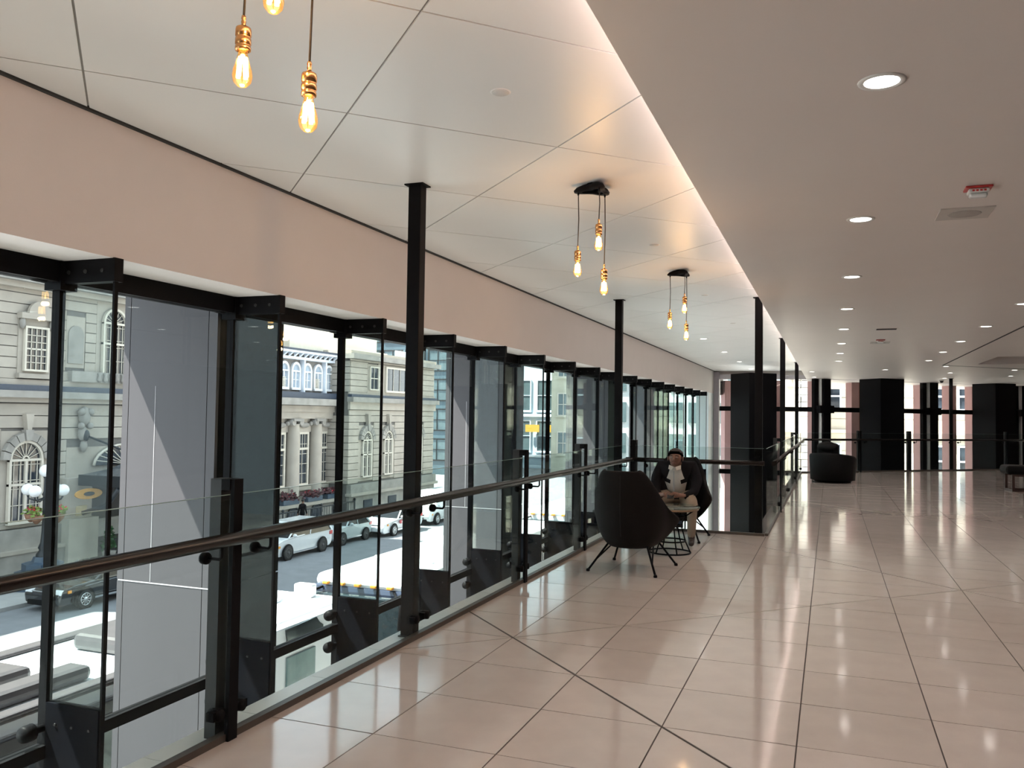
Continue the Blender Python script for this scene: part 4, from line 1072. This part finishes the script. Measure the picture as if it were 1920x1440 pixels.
# ================================================================== VEHICLES
TYRE = mat('tyre rubber', (.02, .02, .021), .8, var=.1); ALLOY = mat('alloy rim', (.62, .63, .65), .25, metal=.8, var=.05); DARKRIM = mat('dark rim', (.06, .06, .065), .3, metal=.5, var=.1)
CARGL = mat('tinted car glass', (.008, .010, .012), .05, var=.2, spec=.4); CHROME = mat('chrome', (.75, .76, .78), .12, metal=1, var=.02)
LAMPW = mat('headlamp', (.85, .87, .9), .1, var=.05); LAMPR = mat('tail lamp', (.55, .03, .03), .2, var=.05); AMBER = mat('amber lamp', (.85, .35, .05), .2, var=.05)
def wheel(parent, x, y, r, w, rim):
    sg = 1 if y > 0 else -1
    o = MB().lathe([(r*.62, -w/2), (r*.9, -w/2), (r, -w/2+.03), (r, w/2-.03), (r*.9, w/2), (r*.62, w/2)], (x, y, r), 24, 'Y').build('wheel', TYRE, parent)
    mb = MB().lathe([(r*.66, -.02), (r*.66, .02), (r*.60, .025), (r*.60, -.02)], (x, y+sg*(w/2-.01), r), 24, 'Y').lathe([(0, -.03), (.08, -.03), (.08, .03), (0, .035)], (x, y+sg*(w/2-.01), r), 12, 'Y')
    for i in range(10):
        a = 2*PI*i/10; mb.tube([(x+.05*math.cos(a), y+sg*(w/2-.012), r+.05*math.sin(a)), (x+r*.62*math.cos(a), y+sg*(w/2-.012), r+r*.62*math.sin(a))], .022, 4, smooth=False)
    mb.build('rim', rim, o)
    MB().lathe([(0, -.01), (r*.6, -.01), (r*.6, .0)], (x, y+sg*(w/2-.05), r), 18, 'Y').build('brake_disc', BLACKSTEEL, o)
def car(name, label, loc, rz, prof, cabin, L, W, paint, rim, wb, wr=.34, cat='car', extras=None, group='cars on the street'):
    """prof: side outline of the lower body (x, z), front at +x; cabin: (x front base, x front top, x rear top, x rear base, z belt, z roof)"""
    r = empty(name, loc, rz, label, cat, group)
    n = len(prof); vs = []
    for sg in (-1, 1):
        for (x, z) in prof:
            nar = 1 - .12*max(0, (abs(x)/(L/2))-.72)/.28 - (.04 if z < .35 else 0)
            vs.append((x, sg*W/2*nar, z))
    fs = [tuple(range(n-1, -1, -1)), tuple(range(n, 2*n))] + [(i, (i+1) % n, (i+1) % n+n, i+n) for i in range(n)]
    b = MB().add(vs, fs).build('body', paint, r, bevel=.05)
    x0, x1, x2, x3, zb, zr = cabin; wb_, wt = W/2-.03, W/2-.17
    def quad8(xa, xb, xc, xd, za, zt, w0, w1): return [(xa, -w0, za), (xa, w0, za), (xd, w0, za), (xd, -w0, za), (xb, -w1, zt), (xb, w1, zt), (xc, w1, zt), (xc, -w1, zt)]
    F8 = [(0, 3, 2, 1), (4, 5, 6, 7), (0, 1, 5, 4), (1, 2, 6, 5), (2, 3, 7, 6), (3, 0, 4, 7)]
    MB().add(quad8(x0, x1, x2, x3, zb-.02, zr-.03, wb_, wt), F8).build('glasshouse', CARGL, r)
    MB().add(quad8(x1+.10, x1-.05, x2+.05, x2-.08, zr-.07, zr, wt+.02, wt-.05), F8).build('roof', paint, r, bevel=.03)
    def pillar(xa, xt, w=.035):
        for sg in (-1, 1): MB().tube([(xa, sg*(wb_+.002), zb-.02), (xt, sg*(wt+.004), zr-.04)], w, 5, smooth=False).build('pillar', paint, r)
    pillar(x0, x1, .045); pillar(x3+.08, x2, .07); pillar((x0+x3)/2+.1, (x1+x2)/2+.05, .03)
    for sx in (wb/2, -wb/2):
        for sg in (-1, 1):
            MB().lathe([(0, -.01), (wr+.07, -.01), (wr+.07, .02), (0, .02)], (sx, sg*(W/2-.012), wr+.01), 22, 'Y').build('wheel_arch', BLACKSTEEL, r)
            wheel(r, sx, sg*(W/2-.09), wr, .22, rim)
    for sg in (-1, 1):
        MB().box((L/2-.42, sg*(W/2-.46), .62), (L/2-.05, sg*(W/2-.10), .80)).build('headlamp', LAMPW, r, bevel=.03)
        MB().box((L/2-.5, sg*(W/2-.14), .66), (L/2-.36, sg*(W/2-.045), .76)).build('side_marker', AMBER, r)
        MB().box((-L/2+.0, sg*(W/2-.40), .80), (-L/2+.3, sg*(W/2-.075), 1.0)).build('tail_lamp', LAMPR, r, bevel=.03)
        mm = MB().ball((x0-.35, sg*(W/2+.10), zb+.08), .12, 10, 8, (.7, 1, .75)).build('mirror', paint, r)
        MB().box((-wb/2+.45, sg*(W/2-.05), .30), (wb/2-.45, sg*(W/2-.02), .36)).build('sill_trim', CHROME, r)
    MB().box((L/2-.12, -W/2+.5, .45), (L/2-.01, W/2-.5, .72)).build('grille', DARKRIM, r, bevel=.02)
    MB().box((L/2-.2, -W/2+.3, .24), (L/2+.02, W/2-.3, .42)).build('lower_intake', BLACKSTEEL, r, bevel=.02)
    MB().box((L/2-.06, -W/2+.48, .72), (L/2+.0, W/2-.48, .75)).build('grille_bar', CHROME, r)
    return r
sedan = [(-2.45, .32), (-2.55, .5), (-2.52, .95), (-2.35, 1.02), (-1.2, 1.03), (.95, .98), (1.9, .90), (2.38, .78), (2.52, .6), (2.5, .32), (2.3, .22), (-2.2, .22)]
minivan = [(-2.5, .35), (-2.58, .6), (-2.52, 1.12), (-2.3, 1.18), (1.2, 1.1), (1.85, 1.02), (2.4, .85), (2.56, .62), (2.54, .32), (2.3, .22), (-2.3, .22)]
BLACKP = mat('black car paint', (.012, .014, .018), .12, var=.1, coat=1.0); WHITEP = mat('white car paint', (.78, .80, .82), .2, var=.02, coat=.6); GREYP = mat('pale grey paint', (.50, .55, .56), .3, var=.03)
H_ = -PI/2                                   # front towards the camera end of the street
def place(px, py, wb, L, back=False):
    """where a car's near front wheel meets the road"""
    return on_z(px, py, ST)
W_ = 1.9
p = place(160, 1141, 2.9, 5.0); car('sedan', 'black sedan waiting in the shade by the hotel, beside the nearest clad pier', (p.x - W_/2, p.y + 1.45, ST), H_, sedan, (1.0, .25, -1.15, -1.95, 1.0, 1.47), 5.04, W_, BLACKP, ALLOY, 2.9, .35)
p = place(540, 1051, 3, 5.1); car('minivan', 'white minivan driving past the hotel columns', (p.x - 1.0, p.y + 1.5, ST), H_, minivan, (1.45, .55, -2.0, -2.42, 1.08, 1.74), 5.12, 2.0, WHITEP, DARKRIM, 3.0, .36)
p = place(736, 1006, 2.75, 4.8); tx = car('taxi', 'white taxi with a red door stripe, partly behind the nearest tall post', (p.x - .93, p.y + 1.6, ST), H_, sedan, (.95, .3, -1.05, -1.8, .98, 1.45), 4.95, 1.86, WHITEP, ALLOY, 2.75, .34)
MB().box((-1.0, .915, .66), (.72, .955, .86)).build('door_stripe', mat('red stripe', (.50, .04, .06), .3, var=.05), tx)
for i, w in enumerate((.12, .08, .12, .08, .1)): MB().box((-.3+.18*i, .955, .70), (-.3+.18*i+w, .958, .80)).build('lettering', WHITEP, tx)
MB().box((-.15, -.25, 1.47), (.1, .25, 1.60)).build('roof_sign', WHITEP, tx, bevel=.03)
p = place(736, 1006, 3, 5); p.y += 6.1; car('van', 'white delivery van beyond the taxi, seen right of the tall post', (p.x - .98, p.y + 1.5, ST), H_, [(-2.6, .35), (-2.65, .6), (-2.6, 2.0), (-2.4, 2.1), (.9, 2.1), (1.3, 1.9), (1.9, 1.15), (2.5, .95), (2.6, .6), (2.55, .32), (2.3, .25), (-2.3, .25)], (1.75, 1.05, .2, .1, 1.15, 2.0), 5.2, 2.0, WHITEP, ALLOY, 3.1, .36)
p = place(540, 1051, 3, 5); p.y += 5.6; car('hatchback', 'pale grey car between the white minivan and the taxi', (p.x - 1.0, p.y + .75, ST), H_, [(-2.0, .4), (-2.06, .6), (-2.02, 1.0), (.2, 1.04), (1.1, 1.0), (1.75, .92), (2.0, .78), (2.02, .4), (1.85, .3), (-1.85, .3)], (.85, .3, -1.2, -1.75, 1.0, 1.52), 4.04, 1.8, GREYP, DARKRIM, 2.45, .33)

COACHW = mat('white coach paint', (.82, .85, .88), .3, var=.02, coat=.3); COACHB = mat('black coach paint', (.025, .022, .025), .3, var=.15, coat=.3); HATCH = mat('dark brown roof hatch', (.05, .042, .045), .5, var=.15); COACHG = mat('coach window glass', (.02, .03, .035), .06, var=.2, spec=.9)
def coach(label, xl, xr, y0, y1, zt, front_low_y, side_paint, dark_hatches, domes, gut=.3):
    """long coach parked along the near kerb; roof at zt; front at the low-Y end when front_low_y"""
    r = empty('coach', ((xl+xr)/2, (y0+y1)/2, ST), 0, label, 'coach', 'coaches parked under the windows'); inv = r.matrix_basis.inverted()
    def put(mb, nm, m, bevel=0, par=None):
        o = mb.build(nm, m, par or r, bevel=bevel)
        if par is None: o.matrix_parent_inverse = inv
        return o
    put(MB().box((xl, y0, ST+.35), (xr, y1, zt-.25)), 'body', side_paint, .12)
    put(MB().box((xl+.06, y0+.05, zt-.36), (xr-.06, y1-.05, zt)), 'roof', COACHW, .16)
    for x in (xl+.02, xr-.02): put(MB().box((x-.045, y0+.3, zt-.36), (x+.045, y1-gut, zt-.18)), 'gutter_rail', COACHB, .02)
    n = int((y1-y0-1.2)/1.45)
    for i in range(n):
        a = y0+.7+1.45*i
        for x in (xl, xr): put(MB().box((x-.025, a, ST+1.55), (x+.025, a+1.38, zt-.45)), 'side_window', COACHG, .02)
    ye = y0 if front_low_y else y1; sg = -1 if front_low_y else 1
    put(MB().box((xl+.12, ye-sg*.1, ST+1.2), (xr-.12, ye+sg*.06, zt-.42)), 'windscreen', COACHG, .05)
    put(MB().box((xl+.1, ye-sg*.1, ST+.45), (xr-.1, ye+sg*.12, ST+.75)), 'bumper', BLACKSTEEL, .04)
    for x in (xl+.35, xr-.35):
        put(MB().box((x-.2, ye, ST+.8), (x+.2, ye+sg*.08, ST+1.0)), 'headlamp', LAMPW, .03)
        put(MB().tube([(x, ye+sg*.08, ST+1.25), (x + (.5 if x < (xl+xr)/2 else -.5), ye+sg*.09, ST+1.75)], .02, 6), 'wiper', BLACKSTEEL)
        put(MB().tube([(x, ye, zt-.3), (x+(-.35 if x < (xl+xr)/2 else .35), ye+sg*.35, zt-.45), (x+(-.38 if x < (xl+xr)/2 else .38), ye+sg*.35, zt-1.0)], [.03, .03, .09], 8), 'mirror', BLACKSTEEL)
    for i in range(5): put(MB().box((xl+.35+.42*i, ye-sg*.05, zt-.24), (xl+.50+.42*i, ye+sg*.06, zt-.17)), 'marker_lamp', AMBER, .02)
    for y in (y0+2.4, y1-2.9):
        for x in (xl+.16, xr-.16):
            w = put(MB().lathe([(.3, -.15), (.48, -.15), (.5, -.1), (.5, .1), (.48, .15), (.3, .15)], (x, y, ST+.5), 22, 'X'), 'wheel', TYRE); MB().lathe([(0, -.16), (.28, -.155), (.28, .155), (0, .16)], (x, y, ST+.5), 18, 'X').build('rim', ALLOY, w)
    for (a, b, c, d, h) in dark_hatches: put(MB().box((xl+a, y0+c, zt), (xl+b, y0+d, zt+h)), 'roof_hatch', HATCH, .08)
    for (x, y, rr, h) in domes: put(MB().lathe([(rr, 0), (rr*.98, h*.5), (rr*.7, h), (0, h*1.05)], (xl+x, y0+y, zt), 20), 'roof_dome', COACHW)
    return r, put
c1, put1 = coach('long coach with white roof and dark roof hatches under the nearest window bay', -11.3, -8.75, 2.6, 14.45, -2.1, False, COACHB,
      [(.55, 1.55, 3.0, 5.6, .22), (.75, 1.75, 6.9, 9.0, .24), (1.75, 2.15, 4.3, 6.0, .2), (.05, .3, .5, 10.5, .06), (2.28, 2.5, .5, 8.5, .06)], [(1.2, 10.7, .42, .22)], 2.6)
put1(MB().box((-9.75, 13.9, -2.1), (-9.35, 14.1, -1.85)), 'roof_vent', COACHW, .03)
put1(MB().box((-8.80, 11.95, -4.6), (-8.71, 14.35, -2.2)), 'front_quarter', COACHW, .04)
put1(MB().prism([(-8.71, 12.2, -2.24), (-8.71, 13.1, -2.21), (-8.71, 13.2, -2.32), (-8.71, 13.33, -2.4), (-8.71, 13.28, -2.6), (-8.71, 12.27, -2.6)], (.03, 0, 0)), 'quarter_glass', COACHG)
put1(MB().box((-8.71, 12.24, -3.9), (-8.68, 13.1, -2.73)), 'door_glass', mat('green door glass', (.16, .24, .24), .08, var=.1), .03)
coach('coach facing the camera with a big windscreen and amber marker lamps', -11.35, -8.8, 16.85, 28.6, -2.25, True, mat('blue black coach paint', (.03, .04, .07), .25, var=.1, coat=.5), [], [(.6, 2.2, .2, .1), (1.2, 2.4, .2, .1), (1.9, 2.2, .2, .1), (1.3, 6, .5, .2)])
coach('white coach at the far end of the parked row', -11.4, -8.85, 31.5, 43.5, -2.2, True, COACHW, [], [(1.3, 5, .5, .2)])

# ================================================================== OUTSIDE THE FAR GLASS
REDST = mat('red brown pier stone', (.50, .29, .28), .6, var=.08, scale=3)
glass_dir = (GC - GB).normalized()
def on_line(px, a, d):
    r = ray(px, 780); k = (a.x*r.y - a.y*r.x)/(d.y*r.x - d.x*r.y); return a + d*k
off = GB + Vector((-glass_dir.y, glass_dir.x, 0))*1.6
for k, px in enumerate((1362, 1456, 1526, 1598, 1725, 1779, 1822, 1905)):
    p = on_line(px, off, glass_dir) if px > 1500 else Vector((on_y(px, 780, 30.6).x, 30.6, 0))
    r = empty('red_pier', (p.x, p.y, ST), math.radians(25), ('red stone pier beside the end of the window wall', 'red stone pier right of the first black column', 'red stone pier above the club chair', 'red stone pier before the middle black column', 'red stone pier behind the short railing post', 'red stone pier left of the thin tall post', 'red stone pier before the bench side black column', 'red stone pier at the picture edge')[k], 'pier', 'red stone piers outside the far glass')
    MB().box((-.13, -.22, 0), (.13, .22, 8.6)).build('shaft', REDST, r)
    MB().box((.132, -.20, 0), (.165, .20, 8.6)).build('facing', mat('orange red facing', (.56, .22, .15), .6, var=.06), r)
CREAM = mat('cream ashlar', (.66, .58, .48), .85, var=.12, scale=.7, bump=.2, bscale=4)
YF = 64.0
ub = empty('ashlar_building', (5, YF, ST), 0, 'sunlit cream stone building with sash windows beyond the far glass', 'building'); uinv = ub.matrix_basis.inverted()
def uput(mb, nm, m, par=None):
    o = mb.build(nm, m, par or ub)
    if par is None: o.matrix_parent_inverse = uinv
    return o
uput(MB().box((-3.2, YF, ST), (22, YF+10, 13)), 'wall', CREAM)
z = ST + .6
k = 0
while z < 6:
    for x0 in range(-3, 21, 3):
        uput(MB().box((x0 + (1.5 if k % 2 else 0) + .04, YF-.06, z+.03), (x0 + (1.5 if k % 2 else 0) + 2.96, YF, z+.72)), 'ashlar_block', CREAM)
    z += .75; k += 1
for z0, z1, d in ((.55, .8, .35), (.2, .55, .2), (5.2, 5.6, .4)): uput(MB().box((-3.2, YF-d, z0), (22, YF, z1)), 'string_course', CREAM)
for px in (1505, 1566, 1632, 1762, 1808, 1870):
    xc = on_y(px, 750, YF-.1).x
    for zb, zt in ((2.3, 4.0), (-2.2, -.3)):
        f = MB()
        for a, b, c, d in ((xc-.42, xc-.3, zb-.12, zt+.12), (xc+.3, xc+.42, zb-.12, zt+.12), (xc-.3, xc+.3, zb-.12, zb), (xc-.3, xc+.3, zt, zt+.12), (xc-.3, xc+.3, (zb+zt)/2-.06, (zb+zt)/2+.06)): f.box((a, YF-.2, c), (b, YF-.02, d))
        o = uput(f, 'sash_window', WPAINT); MB().box((xc-.3, YF-.14, zb), (xc+.3, YF-.05, zt)).build('pane', DARKGL, o)
tw = empty('rubble_tower', (-1.45, YF-1.5, ST), 0, 'rough light stone turret beside the cream stone building', 'tower')
for j in range(26):
    for i in range(4): MB().box((-.95+.5*i+.02*((j*7+i*3) % 3), -.5-.07*((i*5+j*3) % 3), .5*j), (-.95+.5*i+.46, .5, .5*j+.45)).build('rubble_block', mat('light rubble', (.72, .66, .58), .9, var=.2, scale=1.2, rnd=.08), tw)
gb = empty('garden_wall', (6, 48, ST), 0, 'low rough stone garden wall beyond the far glass', 'wall')
for j in range(8):
    for i in range(22): MB().box((-8+.8*i+(.4 if j % 2 else 0), -.3-.05*((i*3+j*5) % 3), .5*j), (-8+.8*i+.76+(.4 if j % 2 else 0), .3, .5*j+.46)).build('wall_block', CREAM, gb)
MB().box((-8.2, -.45, 4.0), (9.8, .45, 4.3)).build('coping', STONE, gb)
for k, px in enumerate((1613, 1697)):
    p = on_y(px, 842, 44)
    g = empty('globe_bollard', (p.x, 44, ST), 0, ('white globe lamp post seen beside the middle black column', 'white globe lamp post seen beside the far short railing post')[k], 'lamp')
    MB().lathe([(.2, 0), (.12, .3), (.09, 3.5), (.16, 3.6)], (0, 0, 0), 12).build('pole', WPAINT, g); MB().ball((0, 0, 4.0), .33).build('globe', GLOBE, g)
lb = empty('office_slab', (-12, 75, ST), 0, 'pale office slab with grey windows left of the first red pier', 'building')
MB().box((-9, 0, 0), (7.4, 8, 24)).build('wall', mat('pale concrete', (.62, .64, .66), .8, var=.1), lb)
for j in range(8):
    for i in range(9): o = MB().box((-8.2+1.7*i, -.12, 1.2+2.8*j), (-7.0+1.7*i, .05, 3.0+2.8*j)).build('window', WINB, lb)
